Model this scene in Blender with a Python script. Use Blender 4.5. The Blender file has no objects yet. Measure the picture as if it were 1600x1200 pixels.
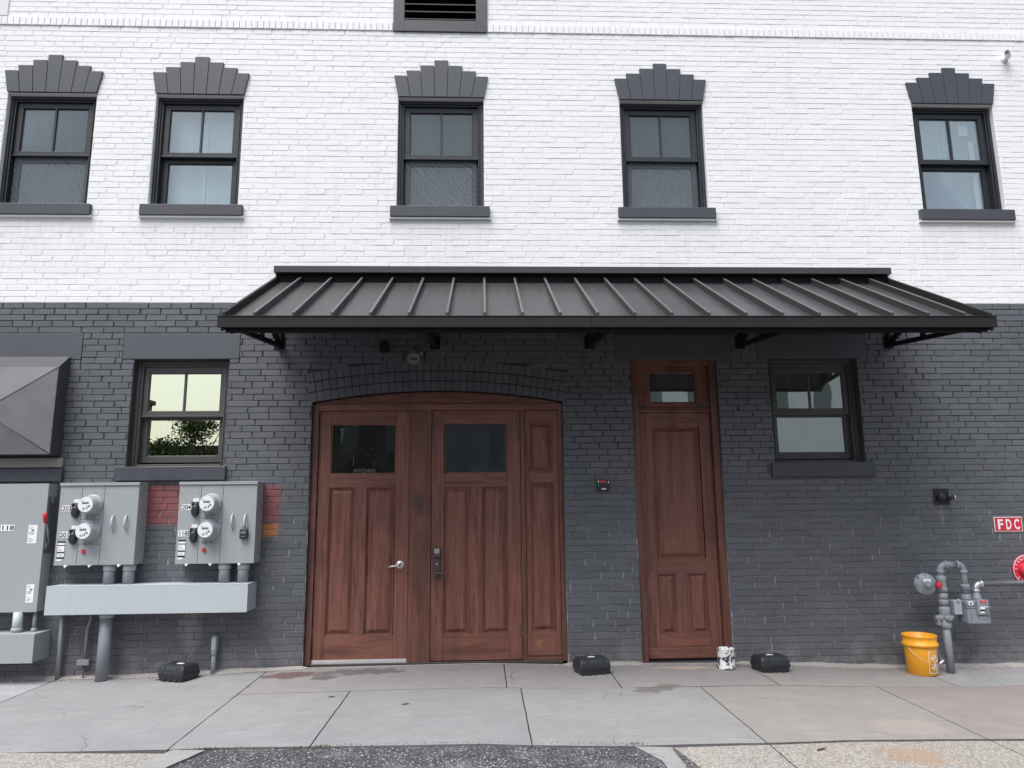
import bpy, math, random
from mathutils import Vector, Matrix
random.seed(7)
R_ = math.radians
sc = bpy.context.scene
COL = sc.collection
# ------------------------------------------------------------------ camera
cam_d = bpy.data.cameras.new("camera"); cam = bpy.data.objects.new("camera", cam_d); COL.objects.link(cam)
sc.camera = cam
pit, yaw, rol = R_(10.02686), R_(2.3602), R_(-0.60276)
fv = Vector((math.sin(yaw)*math.cos(pit), math.cos(yaw)*math.cos(pit), math.sin(pit)))
rv = Vector((math.cos(yaw), -math.sin(yaw), 0)); uv_ = rv.cross(fv)
r2 = rv*math.cos(rol)+uv_*math.sin(rol); u2 = -rv*math.sin(rol)+uv_*math.cos(rol)
cam.matrix_world = Matrix(((r2.x, u2.x, -fv.x, 0), (r2.y, u2.y, -fv.y, -7.5), (r2.z, u2.z, -fv.z, 1.467), (0, 0, 0, 1)))
cam_d.sensor_width = 36; cam_d.lens = 1130/1600*36; cam_d.clip_end = 2000; cam_d.clip_start = .05
# ------------------------------------------------------------------ world, sun, exposure
SUN_EL, SUN_AZ = R_(62), R_(216)
w = bpy.data.worlds.new("World"); sc.world = w; w.use_nodes = True
nt = w.node_tree; nt.nodes.clear()
sky = nt.nodes.new('ShaderNodeTexSky'); sky.sky_type = 'NISHITA'; sky.sun_disc = False
sky.sun_elevation = SUN_EL; sky.sun_rotation = SUN_AZ; sky.air_density = 1.0; sky.dust_density = 1.5; sky.ozone_density = 1.0
hs = nt.nodes.new('ShaderNodeHueSaturation'); hs.inputs['Saturation'].default_value = .40
bg = nt.nodes.new('ShaderNodeBackground'); bg.inputs['Strength'].default_value = .095
wo = nt.nodes.new('ShaderNodeOutputWorld')
# overcast sky: brighter overhead than at the horizon
tcw = nt.nodes.new('ShaderNodeTexCoord'); sxyz = nt.nodes.new('ShaderNodeSeparateXYZ'); nt.links.new(tcw.outputs['Generated'], sxyz.inputs[0])
mr = nt.nodes.new('ShaderNodeMapRange'); mr.inputs['From Min'].default_value = 0; mr.inputs['From Max'].default_value = 1
mr.inputs['To Min'].default_value = .48; mr.inputs['To Max'].default_value = 1.35; nt.links.new(sxyz.outputs[2], mr.inputs[0])
mlt = nt.nodes.new('ShaderNodeVectorMath'); mlt.operation = 'SCALE'
nt.links.new(sky.outputs[0], hs.inputs['Color']); nt.links.new(hs.outputs[0], mlt.inputs[0]); nt.links.new(mr.outputs[0], mlt.inputs['Scale']); nt.links.new(mlt.outputs[0], bg.inputs[0]); nt.links.new(bg.outputs[0], wo.inputs[0])
sl = bpy.data.lights.new("sun", 'SUN'); sl.energy = 1.5; sl.angle = R_(42); sl.color = (1, .98, .95)
so = bpy.data.objects.new("sun", sl); COL.objects.link(so)
sd = Vector((math.sin(SUN_AZ)*math.cos(SUN_EL), math.cos(SUN_AZ)*math.cos(SUN_EL), math.sin(SUN_EL)))
so.rotation_euler = sd.to_track_quat('Z', 'Y').to_euler()
sc.view_settings.view_transform = 'Standard'; sc.view_settings.look = 'None'
sc.view_settings.exposure = 1.37; sc.view_settings.gamma = 1
sc.render.engine = 'CYCLES'
try:
    sc.cycles.max_bounces = 7; sc.cycles.transparent_max_bounces = 12
except Exception: pass

# ------------------------------------------------------------------ materials
class N:
    def __init__(s, name):
        s.m = bpy.data.materials.new(name); s.m.use_nodes = True; s.t = s.m.node_tree; s.t.nodes.clear()
        s.out = s.n('ShaderNodeOutputMaterial'); s.b = s.n('ShaderNodeBsdfPrincipled'); s.l(s.b.outputs[0], s.out.inputs[0])
        s._tc = None
    def n(s, t, **k):
        x = s.t.nodes.new(t)
        for a, v in k.items(): setattr(x, a, v)
        return x
    def l(s, a, b): s.t.links.new(a, b)
    def set(s, inp, v):
        if hasattr(v, 'links'): s.l(v, inp)
        elif isinstance(v, (tuple, list)) and len(v) == 3 and len(inp.default_value) == 4: inp.default_value = (*v, 1)
        else: inp.default_value = v
    def pos(s, scale=(1, 1, 1), obj=False):
        if obj:
            tc = s.n('ShaderNodeTexCoord').outputs['Object']
        else:
            tc = s.n('ShaderNodeNewGeometry').outputs['Position']
        mp = s.n('ShaderNodeMapping'); s.l(tc, mp.inputs['Vector']); mp.inputs['Scale'].default_value = scale
        return mp.outputs[0]
    def noise(s, vec, scale, detail=4, rough=.55, dist=0):
        x = s.n('ShaderNodeTexNoise'); s.l(vec, x.inputs['Vector'])
        x.inputs['Scale'].default_value = scale; x.inputs['Detail'].default_value = detail; x.inputs['Roughness'].default_value = rough
        x.inputs['Distortion'].default_value = dist
        return x.outputs['Fac']
    def vor(s, vec, scale, out='Distance', feature='F1'):
        x = s.n('ShaderNodeTexVoronoi', feature=feature); s.l(vec, x.inputs['Vector']); x.inputs['Scale'].default_value = scale
        return x.outputs[out]
    def ramp(s, fac, *st):
        x = s.n('ShaderNodeValToRGB'); s.l(fac, x.inputs[0]); e = x.color_ramp.elements
        while len(e) < len(st): e.new(.5)
        for q, (p, c) in zip(e, st):
            q.position = p; q.color = (*c, 1) if isinstance(c, (tuple, list)) else (c, c, c, 1)
        return x.outputs[0]
    def mix(s, fac, a, b, mode='MIX'):
        x = s.n('ShaderNodeMix', data_type='RGBA', blend_type=mode)
        s.set(x.inputs[0], fac); s.set(x.inputs[6], a); s.set(x.inputs[7], b)
        return x.outputs[2]
    def math(s, op, a, b=0., clamp=False):
        x = s.n('ShaderNodeMath', operation=op, use_clamp=clamp); s.set(x.inputs[0], a); s.set(x.inputs[1], b); return x.outputs[0]
    def island(s): return s.n('ShaderNodeNewGeometry').outputs['Random Per Island']
    def xyz(s, vec):
        x = s.n('ShaderNodeSeparateXYZ'); s.l(vec, x.inputs[0]); return x.outputs
    def bump(s, h, strength=.3, dist=.002, prev=None):
        x = s.n('ShaderNodeBump'); s.l(h, x.inputs['Height']); x.inputs['Strength'].default_value = strength; x.inputs['Distance'].default_value = dist
        if prev is not None: s.l(prev, x.inputs['Normal'])
        return x.outputs[0]
    def fin(s, col, rough=.6, normal=None, metal=0., spec=.5):
        s.set(s.b.inputs['Base Color'], col); s.set(s.b.inputs['Roughness'], rough); s.b.inputs['Metallic'].default_value = metal
        s.b.inputs['Specular IOR Level'].default_value = spec
        if normal is not None: s.l(normal, s.b.inputs['Normal'])
        return s.m
    def boxmask(s, P, x0, x1, z0, z1, nz, amp=.03, soft=.012):
        """soft mask of a rectangle in x/z (P = separate xyz outputs of position) with a ragged edge"""
        d = s.math('MULTIPLY', s.math('SUBTRACT', nz, .5), amp)
        f = s.math('MINIMUM', s.math('MINIMUM', s.math('SUBTRACT', P[0], x0), s.math('SUBTRACT', x1, P[0])),
                   s.math('MINIMUM', s.math('SUBTRACT', P[2], z0), s.math('SUBTRACT', z1, P[2])))
        f = s.math('ADD', f, d)
        return s.math('DIVIDE', s.math('ADD', f, soft), 2*soft, True)
    def ell(s, P, cx, cy, rx, ry, nz, amp=1.2, ax=(0, 1), sharp=5):
        a = s.math('DIVIDE', s.math('SUBTRACT', P[ax[0]], cx), rx); b = s.math('DIVIDE', s.math('SUBTRACT', P[ax[1]], cy), ry)
        r = s.math('SQRT', s.math('ADD', s.math('MULTIPLY', a, a), s.math('MULTIPLY', b, b)))
        r = s.math('ADD', r, s.math('MULTIPLY', s.math('SUBTRACT', nz, .5), amp))
        return s.math('MULTIPLY', s.math('SUBTRACT', 1., r), sharp, True)

def m_plain(name, col, rough=.5, metal=0., var=.08, nscale=12, bump=.0, spec=.5, streak=False):
    g = N(name); P = g.pos(scale=(1, 1, .25) if streak else (1, 1, 1))
    nz = g.noise(P, nscale, 5, .6)
    a = tuple(c*(1-var) for c in col); b = tuple(min(1, c*(1+var)) for c in col)
    c = g.mix(nz, a, b)
    n2 = g.noise(P, nscale*4, 3)
    rr = g.ramp(n2, (.3, max(0, rough-.07)), (.7, min(1, rough+.07)))
    nm = g.bump(g.noise(P, nscale*8, 3), bump, .002) if bump else None
    return g.fin(c, rr, nm, metal, spec)

def m_white_brick():
    g = N('white_painted_brick'); P = g.pos(); X = g.xyz(P)
    big = g.noise(P, .9, 4); fine = g.noise(P, 60, 4)
    c = g.mix(g.island(), (.785, .785, .79), (.82, .82, .825))
    c = g.mix(g.math('MULTIPLY', g.ramp(big, (.42, 0), (.72, 1)), .5), c, (.80, .795, .79))
    chip = g.ramp(g.noise(P, 26, 6, .7), (.735, 0), (.76, 1))
    c = g.mix(g.math('MULTIPLY', chip, .55), c, (.30, .27, .27))
    st = g.noise(g.pos((9, 9, .6)), 1.2, 5)
    c = g.mix(g.math('MULTIPLY', g.ramp(st, (.55, 0), (.8, 1)), .22), c, (.55, .54, .55))
    stn = g.noise(g.pos((14, 14, 1.1)), 1.6, 6, .7)
    for cx in (-4.733, -3.129, -.458, 2.046, 5.455):      # rain and dirt runs below the sills
        m = g.boxmask(X, cx-.60, cx+.60, 4.10, 4.66, stn, .5, .12)
        c = g.mix(g.math('MULTIPLY', g.math('MULTIPLY', m, g.ramp(stn, (.42, 0), (.62, 1))), .16), c, (.50, .47, .42))
    nm = g.bump(g.noise(P, 22, 5, .6), .5, .006); nm = g.bump(fine, .35, .0015, nm)
    return g.fin(c, .62, nm, spec=.3)

def m_dark_brick():
    g = N('charcoal_painted_brick'); P = g.pos(); X = g.xyz(P)
    c = g.mix(g.island(), (.092, .098, .110), (.118, .124, .138))
    low = g.ramp(X[2], (0, 1), (1, 0))
    c = g.mix(g.math('MULTIPLY', g.ramp(g.noise(P, 1.1, 4), (.4, 0), (.7, 1)), .5), c, (.085, .088, .10))
    # splashed dust on the lowest courses
    dust = g.math('MULTIPLY', g.math('SUBTRACT', .32, X[2]), 2.2, True)
    dust = g.math('MULTIPLY', dust, g.ramp(g.noise(P, 6, 6, .65), (.38, 0), (.7, 1)))
    c = g.mix(g.math('MULTIPLY', dust, .55), c, (.34, .30, .28))
    nz = g.noise(P, 9, 5, .6)
    wear = g.noise(g.pos((1, 1, 1)), 45, 5, .7)
    for (x0, x1, z0, z1, col) in ((-3.50, -2.80, 1.37, 1.765, (.24, .070, .070)), (-2.42, -2.055, 1.40, 1.755, (.24, .070, .070)), (-2.42, -2.06, 1.25, 1.375, (.42, .15, .035))):
        m = g.boxmask(X, x0, x1, z0, z1, g.noise(P, 22, 6, .7), .085, .010)
        m = g.math('MULTIPLY', m, g.ramp(wear, (.38, .25), (.52, 1)))
        c = g.mix(m, c, col)
    # pale drip stain under the trough
    m = g.ell(X, -2.86, .40, .13, .34, g.noise(g.pos((6, 6, 1.5)), 3, 5, .7), 1.3, (0, 2), 1.6)
    c = g.mix(g.math('MULTIPLY', m, .5), c, (.36, .29, .30))
    m = g.ell(X, 4.79, 1.38, .03, .16, nz, .8, (0, 2), 2)
    c = g.mix(g.math('MULTIPLY', m, .3), c, (.3, .3, .3))
    # faint efflorescence specks
    sp = g.ramp(g.noise(P, 34, 5, .7), (.70, 0), (.74, 1))
    c = g.mix(g.math('MULTIPLY', sp, .35), c, (.3, .3, .31))
    nm = g.bump(g.noise(P, 20, 5, .6), .5, .006); nm = g.bump(g.noise(P, 75, 3), .35, .0015, nm)
    return g.fin(c, .5, nm, spec=.45)

def m_mortar(name, a, b, bumpy=.6):
    g = N(name); P = g.pos()
    c = g.mix(g.noise(P, 30, 5, .65), a, b)
    return g.fin(c, .8, g.bump(g.noise(P, 60, 4), bumpy, .004), spec=.2)

def m_wood(name, horiz=False, dark=1.0):
    g = N(name)
    isl = g.island()
    sc3 = (1.2, 14, 22) if horiz else (22, 14, 1.2)
    off = g.n('ShaderNodeVectorMath', operation='ADD'); g.l(g.n('ShaderNodeNewGeometry').outputs['Position'], off.inputs[0])
    cmb = g.n('ShaderNodeCombineXYZ'); g.l(g.math('MULTIPLY', isl, 7.3), cmb.inputs[0]); g.l(g.math('MULTIPLY', isl, 3.1), cmb.inputs[2]); g.l(cmb.outputs[0], off.inputs[1])
    mp = g.n('ShaderNodeMapping'); g.l(off.outputs[0], mp.inputs[0]); mp.inputs['Scale'].default_value = sc3
    g1 = g.noise(mp.outputs[0], 1.0, 8, .62, .5)
    g2 = g.noise(mp.outputs[0], 4.5, 6, .7, .2)
    big = g.noise(g.pos((1, 1, .7)), 2.3, 4, .6, .8)
    d = dark
    c = g.ramp(g1, (.30, (.060*d, .024*d, .017*d)), (.46, (.178*d, .071*d, .053*d)), (.60, (.255*d, .103*d, .076*d)), (.78, (.140*d, .054*d, .040*d)))
    c = g.mix(g.math('MULTIPLY', g.ramp(g2, (.50, 0), (.57, 1)), .5), c, (.045*d, .018*d, .015*d))
    c = g.mix(g.math('MULTIPLY', g.ramp(big, (.42, 0), (.68, 1)), .42), c, (.145*d, .075*d, .058*d))
    c = g.mix(g.math('MULTIPLY', isl, .42), c, (.240*d, .094*d, .064*d)); c = g.mix(g.ramp(g.noise(g.pos((1, 1, .25)), 1.7, 4, .6, 1.5), (.5, 0), (.72, .5)), c, (.06*d, .026*d, .022*d))
    X = g.xyz(g.pos()); nz = g.noise(g.pos(), 6, 5, .65)
    for (x, z, rx, rz_, a, col) in ((-.66, 1.55, .08, .16, .7, (.045, .035, .03)), (-.62, 1.36, .10, .10, .5, (.16, .09, .07)), (-.60, 1.12, .12, .3, .5, (.10, .045, .03)), (.56, .17, .05, .07, .75, (.30, .15, .06)),
                                    (-1.45, .12, .3, .06, .4, (.07, .04, .03)), (-.1, .10, .4, .06, .4, (.06, .03, .022)), (-.25, 1.5, .06, .14, .5, (.22, .085, .06)), (2.35, 1.35, .06, .5, .45, (.07, .03, .026)), (2.05, .07, .3, .05, .4, (.06, .035, .03))):
        m = g.ell(X, x, z, rx, rz_, nz, 1.5, (0, 2), 1.6); c = g.mix(g.math('MULTIPLY', m, a), c, col)
    nm = g.bump(g2, .5, .002)
    return g.fin(c, g.ramp(big, (.3, .36), (.7, .52)), nm, spec=.4)

def m_concrete(name, mode):
    g = N(name); P = g.pos(); X = g.xyz(P)
    at = g.n('ShaderNodeVertexColor', layer_name='tint').outputs[0]
    big = g.noise(P, 1.6, 5, .6, .4); mid = g.noise(P, 9, 6, .65); fine = g.noise(P, 130, 3, .6)
    c = g.mix(big, (.66, .66, .665), (.93, .92, .915)); c = g.mix(1., c, at, 'MULTIPLY')
    c = g.mix(g.math('MULTIPLY', g.ramp(mid, (.35, 1), (.55, 0)), .35), c, (.20, .19, .19), 'MIX')
    c = g.mix(g.math('MULTIPLY', g.ramp(g.noise(g.pos((1, 5, 1)), 3.5, 6, .7), (.52, 0), (.7, 1)), .13), c, (.55, .54, .54))
    c = g.mix(.5, c, g.mix(fine, (.25, .25, .25), (.75, .75, .74)), 'OVERLAY')
    if mode == 'walk':
        nz = g.noise(P, 7, 6, .7)
        for (x, y, rx, ry, a, col) in ((-1.80, -.28, .32, .14, .95, (.13, .085, .08)), (-1.45, -.40, .16, .10, .9, (.11, .11, .11)), (-1.15, -.22, .45, .14, .95, (.12, .12, .125)),
                                       (-.30, -.22, .35, .10, .45, (.2, .2, .2)), (-2.65, -.55, .16, .07, .55, (.22, .22, .22)), (-3.1, -.25, .30, .09, .5, (.24, .21, .20)), (-2.2, -1.1, .30, .10, .4, (.26, .26, .26)),
                                       (1.45, -.98, .22, .12, .9, (.15, .14, .13)), (1.62, -.86, .16, .07, .8, (.15, .14, .13)), (2.15, -.98, .16, .05, .5, (.25, .24, .23)), (1.95, -.18, .35, .08, .6, (.50, .40, .30)),
                                       (3.1, -2.0, .3, .2, .3, (.4, .33, .28)), (-3.6, -1.3, .5, .12, .3, (.3, .3, .3)), (4.9, -1.4, .4, .2, .3, (.3, .28, .26))):
            m = g.ell(X, x, y, rx, ry, nz, 2.2, (0, 1), 3.5)
            c = g.mix(g.math('MULTIPLY', m, a), c, col)
        sp = g.ramp(g.vor(P, 3.3), (.018, 1), (.026, 0)); c = g.mix(g.math('MULTIPLY', sp, .85), c, (.05, .045, .04))
        ck = g.n('ShaderNodeTexVoronoi', feature='DISTANCE_TO_EDGE')
        wv = g.n('ShaderNodeVectorMath', operation='ADD'); g.l(P, wv.inputs[0])
        nn = g.n('ShaderNodeTexNoise'); g.l(P, nn.inputs[0]); nn.inputs['Scale'].default_value = 5
        vm = g.n('ShaderNodeVectorMath', operation='SCALE'); g.l(nn.outputs['Color'], vm.inputs[0]); vm.inputs['Scale'].default_value = .25; g.l(vm.outputs[0], wv.inputs[1])
        g.l(wv.outputs[0], ck.inputs['Vector']); ck.inputs['Scale'].default_value = .55
        m = g.math('MULTIPLY', g.ramp(ck.outputs['Distance'], (.002, 1), (.0042, 0)), g.ramp(g.noise(P, 1.1, 2), (.52, 0), (.6, 1)))
        c = g.mix(g.math('MULTIPLY', m, .7), c, (.10, .09, .085))
    else:   # exposed aggregate
        ag = g.vor(P, 85, 'Color'); e = g.vor(P, 85)
        c = g.mix(.38, c, g.ramp(ag, (.15, (.16, .14, .12)), (.45, (.42, .38, .33)), (.8, (.66, .62, .56))))
        c = g.mix(g.math('MULTIPLY', g.ramp(e, (.45, 0), (.75, 1)), .55), c, (.14, .13, .12))
        m = g.ell(X, 2.75, -2.62, .30, .22, g.noise(P, 8, 5, .7), 1.6, (0, 1), 1.8)
        c = g.mix(g.math('MULTIPLY', m, .5), c, (.33, .20, .12))
    nm = g.bump(fine, .5, .002); nm = g.bump(mid, .3, .006, nm)
    return g.fin(c, .85, nm, spec=.25)

def m_asphalt():
    g = N('asphalt'); P = g.pos(); v = g.vor(P, 95, 'Color'); d = g.vor(P, 95)
    c = g.ramp(v, (.2, (.035, .035, .04)), (.55, (.09, .09, .10)), (.80, (.19, .19, .205)), (.93, (.6, .6, .62)))
    c = g.mix(g.math('MULTIPLY', g.ramp(d, (.42, 0), (.7, 1)), .8), c, (.035, .035, .04))
    c = g.mix(g.math('MULTIPLY', g.ramp(g.noise(P, 3, 5, .7), (.5, 0), (.75, 1)), .35), c, (.36, .35, .36))
    return g.fin(c, .85, g.bump(d, .8, .006), spec=.3)

def m_glass(name, refl, tint, haze=0., hazecol=(.4, .45, .5), rough=0., wob=.0, gcol=(.93, .98, .96)):
    g = N(name); t = g.t
    gl = g.n('ShaderNodeBsdfGlossy'); gl.inputs['Roughness'].default_value = rough; gl.inputs['Color'].default_value = (*gcol, 1)
    tr = g.n('ShaderNodeBsdfTransparent'); tr.inputs['Color'].default_value = (*tint, 1)
    lw = g.n('ShaderNodeLayerWeight'); lw.inputs['Blend'].default_value = .35
    f = g.math('ADD', g.math('MULTIPLY', lw.outputs['Fresnel'], .5), refl, True)
    if wob: g.l(g.bump(g.noise(g.pos((1, 1, .5)), 3.5, 2), wob, .01), gl.inputs['Normal'])
    mx = g.n('ShaderNodeMixShader'); g.l(f, mx.inputs[0]); g.l(tr.outputs[0], mx.inputs[1]); g.l(gl.outputs[0], mx.inputs[2])
    res = mx.outputs[0]
    if haze:
        df = g.n('ShaderNodeBsdfDiffuse'); df.inputs['Color'].default_value = (*hazecol, 1)
        nz = g.noise(g.pos((1, 1, .6)), 5, 5, .65, .4)
        m2 = g.n('ShaderNodeMixShader'); g.l(g.math('MULTIPLY', g.ramp(nz, (.3, .35), (.7, 1)), haze), m2.inputs[0]); g.l(res, m2.inputs[1]); g.l(df.outputs[0], m2.inputs[2])
        res = m2.outputs[0]
    g.l(res, g.out.inputs[0]); return g.m

def m_screen():
    g = N('insect_screen_mesh')
    P = g.pos((1, 1, 1))
    wv = g.n('ShaderNodeTexWave', wave_type='BANDS', bands_direction='DIAGONAL'); g.l(P, wv.inputs[0]); wv.inputs['Scale'].default_value = 9
    wv.inputs['Distortion'].default_value = 9; wv.inputs['Detail'].default_value = 1; wv.inputs['Detail Scale'].default_value = .5
    tr = g.n('ShaderNodeBsdfTransparent'); df = g.n('ShaderNodeBsdfDiffuse'); df.inputs['Color'].default_value = (.30, .33, .37, 1)
    mx = g.n('ShaderNodeMixShader'); g.l(g.ramp(wv.outputs['Fac'], (.2, .15), (.8, .26)), mx.inputs[0]); g.l(tr.outputs[0], mx.inputs[1]); g.l(df.outputs[0], mx.inputs[2])
    g.l(mx.outputs[0], g.out.inputs[0]); return g.m

def m_curtain(name, a, b, scale=60, dist=1.5, rough=.8):
    g = N(name); P = g.pos((1, .0, .12))
    wv = g.n('ShaderNodeTexWave', wave_type='BANDS', bands_direction='X'); g.l(P, wv.inputs[0]); wv.inputs['Scale'].default_value = scale/6.283
    wv.inputs['Distortion'].default_value = dist; wv.inputs['Detail'].default_value = 2
    return g.fin(g.mix(wv.outputs['Fac'], a, b), rough, g.bump(wv.outputs['Fac'], .4, .01))

def m_roofpan():
    g = N('standing_seam_metal'); P = g.pos((30, 1, 1))
    st = g.noise(P, 1.5, 6, .65); bigv = g.noise(g.pos(), 2.2, 3)
    c = g.mix(st, (.022, .021, .023), (.048, .047, .050))
    c = g.mix(g.math('MULTIPLY', bigv, .4), c, (.062, .062, .066))
    return g.fin(c, g.ramp(st, (.3, .34), (.7, .50)), g.bump(g.noise(g.pos((3, 1, 1)), 2.5, 2), .15, .01), spec=.5)

def m_leaf(name, col):
    g = N(name); c = g.mix(g.island(), tuple(v*.6 for v in col), tuple(v*1.5 for v in col)); return g.fin(c, .6)

def m_can():
    g = N('paint_splashed_label'); P = g.pos()
    m = g.ramp(g.noise(P, 15, 6, .7, .9), (.49, 0), (.52, 1))
    return g.fin(g.mix(m, (.78, .78, .77), (.035, .04, .05)), .5, g.bump(m, .3, .003))

M = {}
M['wbrick'] = m_white_brick(); M['dbrick'] = m_dark_brick()
M['wmortar'] = m_mortar('white_painted_mortar', (.66, .66, .67), (.78, .78, .79))
def m_dmortar():
    g = N('charcoal_mortar'); P = g.pos(); X = g.xyz(P)
    c = g.mix(g.noise(P, 30, 5, .65), (.040, .040, .046), (.068, .068, .075))
    low = g.math('DIVIDE', g.math('SUBTRACT', 2.15, X[2]), .9, True)        # dust and bare lime show in the lower joints
    m = g.math('MULTIPLY', low, g.ramp(g.noise(P, 4, 6, .7), (.28, .25), (.62, 1)))
    c = g.mix(m, c, (.31, .31, .315))
    return g.fin(c, .85, g.bump(g.noise(P, 60, 4), .6, .004), spec=.2)
M['dmortar'] = m_dmortar()
M['key'] = m_plain('grey_painted_stone', (.050, .054, .068), .5, var=.12, nscale=5, bump=.25)
M['sill'] = m_plain('charcoal_painted_sill', (.054, .057, .069), .5, var=.22, nscale=9, bump=.45, streak=True)
M['lintel'] = m_plain('charcoal_painted_lintel', (.078, .082, .095), .5, var=.15, nscale=7, bump=.35)
M['blk'] = m_plain('black_window_paint', (.016, .019, .025), .45, var=.15, nscale=10, bump=.1)
M['bronze'] = m_plain('bronze_window_frame', (.075, .070, .068), .42, var=.12, nscale=10)
M['blackhole'] = m_plain('dark_interior', (.012, .012, .014), .8)
M['woodv'] = m_wood('stained_mahogany_upright'); M['woodh'] = m_wood('stained_mahogany_rail', True); M['woodd'] = m_wood('stained_mahogany_casing', False, .8)
M['walk'] = m_concrete('broom_finished_concrete', 'walk'); M['agg'] = m_concrete('exposed_aggregate_concrete', 'agg'); M['asph'] = m_asphalt()
M['roadm'] = m_plain('worn_street_asphalt', (.05, .05, .052), .85, var=.3, nscale=20, bump=.5)
M['dirt'] = m_plain('joint_dirt', (.075, .068, .062), .95, var=.4, nscale=30, bump=.6)
M['box'] = m_plain('grey_enamel', (.325, .345, .355), .45, var=.06, nscale=5)
def m_enamel(name, col):
    g = N(name); P = g.pos(); st = g.noise(g.pos((18, 18, .9)), 1.3, 6, .7)
    c = g.mix(g.noise(P, 4, 5, .6), tuple(v*.93 for v in col), tuple(v*1.06 for v in col))
    c = g.mix(g.math('MULTIPLY', g.ramp(st, (.55, 0), (.75, 1)), .12), c, (.20, .20, .19))
    c = g.mix(g.math('MULTIPLY', g.ramp(g.noise(P, 38, 6, .75), (.69, 0), (.73, 1)), .5), c, (.16, .13, .11))
    return g.fin(c, g.ramp(st, (.3, .38), (.7, .56)), g.bump(g.noise(P, 3.5, 2), .12, .01))
M['box'] = m_enamel('weathered_grey_enamel', (.325, .345, .355))
M['galv'] = m_enamel('pale_galvanized_steel', (.44, .48, .505))
M['pvc'] = m_plain('grey_pvc', (.23, .24, .265), .45, var=.10, nscale=14)
M['pvcl'] = m_plain('light_grey_pvc', (.36, .385, .41), .45, var=.08, nscale=14)
M['gas'] = m_plain('grey_painted_iron', (.235, .255, .285), .5, var=.30, nscale=18, bump=.25)
M['pipedk'] = m_plain('charcoal_pipe', (.105, .108, .120), .45, var=.1)
M['white'] = m_plain('white_plastic', (.75, .76, .77), .45, var=.04)
M['lab'] = m_plain('white_label', (.80, .80, .80), .5, var=.03)
M['ink'] = m_plain('black_ink', (.015, .015, .017), .5)
M['black'] = m_plain('black_plastic', (.022, .024, .030), .42, var=.2, nscale=20, bump=.2)
M['lcd'] = m_plain('lcd_grey', (.16, .18, .17), .3)
M['red'] = m_plain('red_plastic', (.52, .03, .045), .4)
M['signred'] = m_plain('sign_red', (.62, .025, .05), .4, var=.05)
M['orange'] = m_plain('orange_plastic', (.88, .385, .022), .38, var=.07, nscale=7)
M['steel'] = m_plain('brushed_steel', (.62, .61, .59), .33, metal=.7)
M['alu'] = m_plain('aluminium_strip', (.72, .72, .72), .35, metal=.5)
M['brzlock'] = m_plain('aged_bronze', (.085, .072, .062), .42, metal=.35)
M['brass'] = m_plain('old_brass', (.25, .19, .09), .5, metal=.5)
M['shiny'] = m_plain('bright_zinc', (.55, .55, .56), .3, metal=.7, var=.3, nscale=40)
M['roof'] = m_roofpan(); M['cap'] = m_plain('seam_cap_sky_sheen', (.085, .084, .086), .4, var=.1)  # seam caps paler than the pans: sky sheen on top put into the colour
M['fascia'] = m_plain('dark_bronze_metal', (.018, .0175, .018), .6, var=.15, nscale=6, spec=.25)
M['awnblk'] = m_plain('black_steel', (.010, .010, .012), .7, spec=.2)
M['flash'] = m_plain('grey_metal_flashing', (.04, .04, .044), .42, var=.12)
M['hood'] = m_plain('dark_sheet_metal', (.165, .162, .172), .42, var=.35, nscale=2.5)
M['hoodside'] = m_plain('dark_sheet_metal_rim', (.055, .056, .064), .45, var=.1)
M['hoodstrip'] = m_plain('galvanized_strip', (.25, .24, .225), .45, var=.15, streak=False)
M['can'] = m_can()
M['grid'] = m_plain('louver_paint', (.042, .044, .052), .45, var=.1)
M['louv'] = m_plain('black_louver', (.012, .012, .015), .5)
M['stone'] = m_plain('rubble', (.34, .31, .29), .9, var=.4, nscale=40, bump=.5)
M['leafb'] = m_plain('dry_leaf', (.09, .05, .035), .8, var=.4)
M['ggl_up'] = m_glass('window_glass_sky', .12, (.55, .6, .62), wob=.03)
M['ggl_clear'] = m_glass('window_glass_clear', .10, (.92, .95, .96), wob=.03)
M['ggl_scr'] = m_glass('window_glass_grey', .06, (.55, .6, .62), .16, (.30, .34, .38), wob=.05)
M['ggl_mir'] = m_glass('window_glass_mirror', .85, (.3, .33, .3), wob=.008, gcol=(1, .985, .74))  # yellow sky glow tinted into the reflection colour of this glass
M['ggl_r'] = m_glass('window_glass_pale', .48, (.5, .55, .52), .10, (.45, .52, .50), wob=.06)
M['ggl_door'] = m_glass('door_glass_dark', .12, (.10, .11, .11), .5, (.045, .05, .045), wob=.02)
M['ggl_dirty'] = m_glass('door_glass_hazy', .08, (.2, .22, .24), .45, (.13, .15, .19), .08)
M['screen'] = m_screen()
M['cur_blue'] = m_curtain('pale_blue_blind', (.56, .66, .72), (.62, .72, .78), 8, .5)
M['cur_grey'] = m_curtain('grey_curtain', (.16, .19, .22), (.30, .34, .38), 40, 3)
M['cur_skyslate'] = m_curtain('slate_sky_reflection', (.24, .29, .38), (.27, .32, .41), 6, 1)  # sheet coloured like the blue-grey sky reflected in the far right window
M['cur_pale'] = m_curtain('pale_green_curtain', (.36, .42, .38), (.66, .73, .67), 75, 2)
M['etch'] = m_plain('frosted_lettering', (.17, .18, .18), .6)
M['paper'] = m_plain('white_paper', (.8, .8, .8), .7)
M['leaf'] = m_leaf('tree_foliage', (.045, .075, .03)); M['bark'] = m_plain('bark', (.08, .06, .045), .9, var=.3)
M['pale'] = m_plain('pale_render', (.78, .80, .76), .8, var=.06, nscale=1)
M['shed'] = m_plain('dark_siding', (.03, .035, .03), .8)

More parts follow.
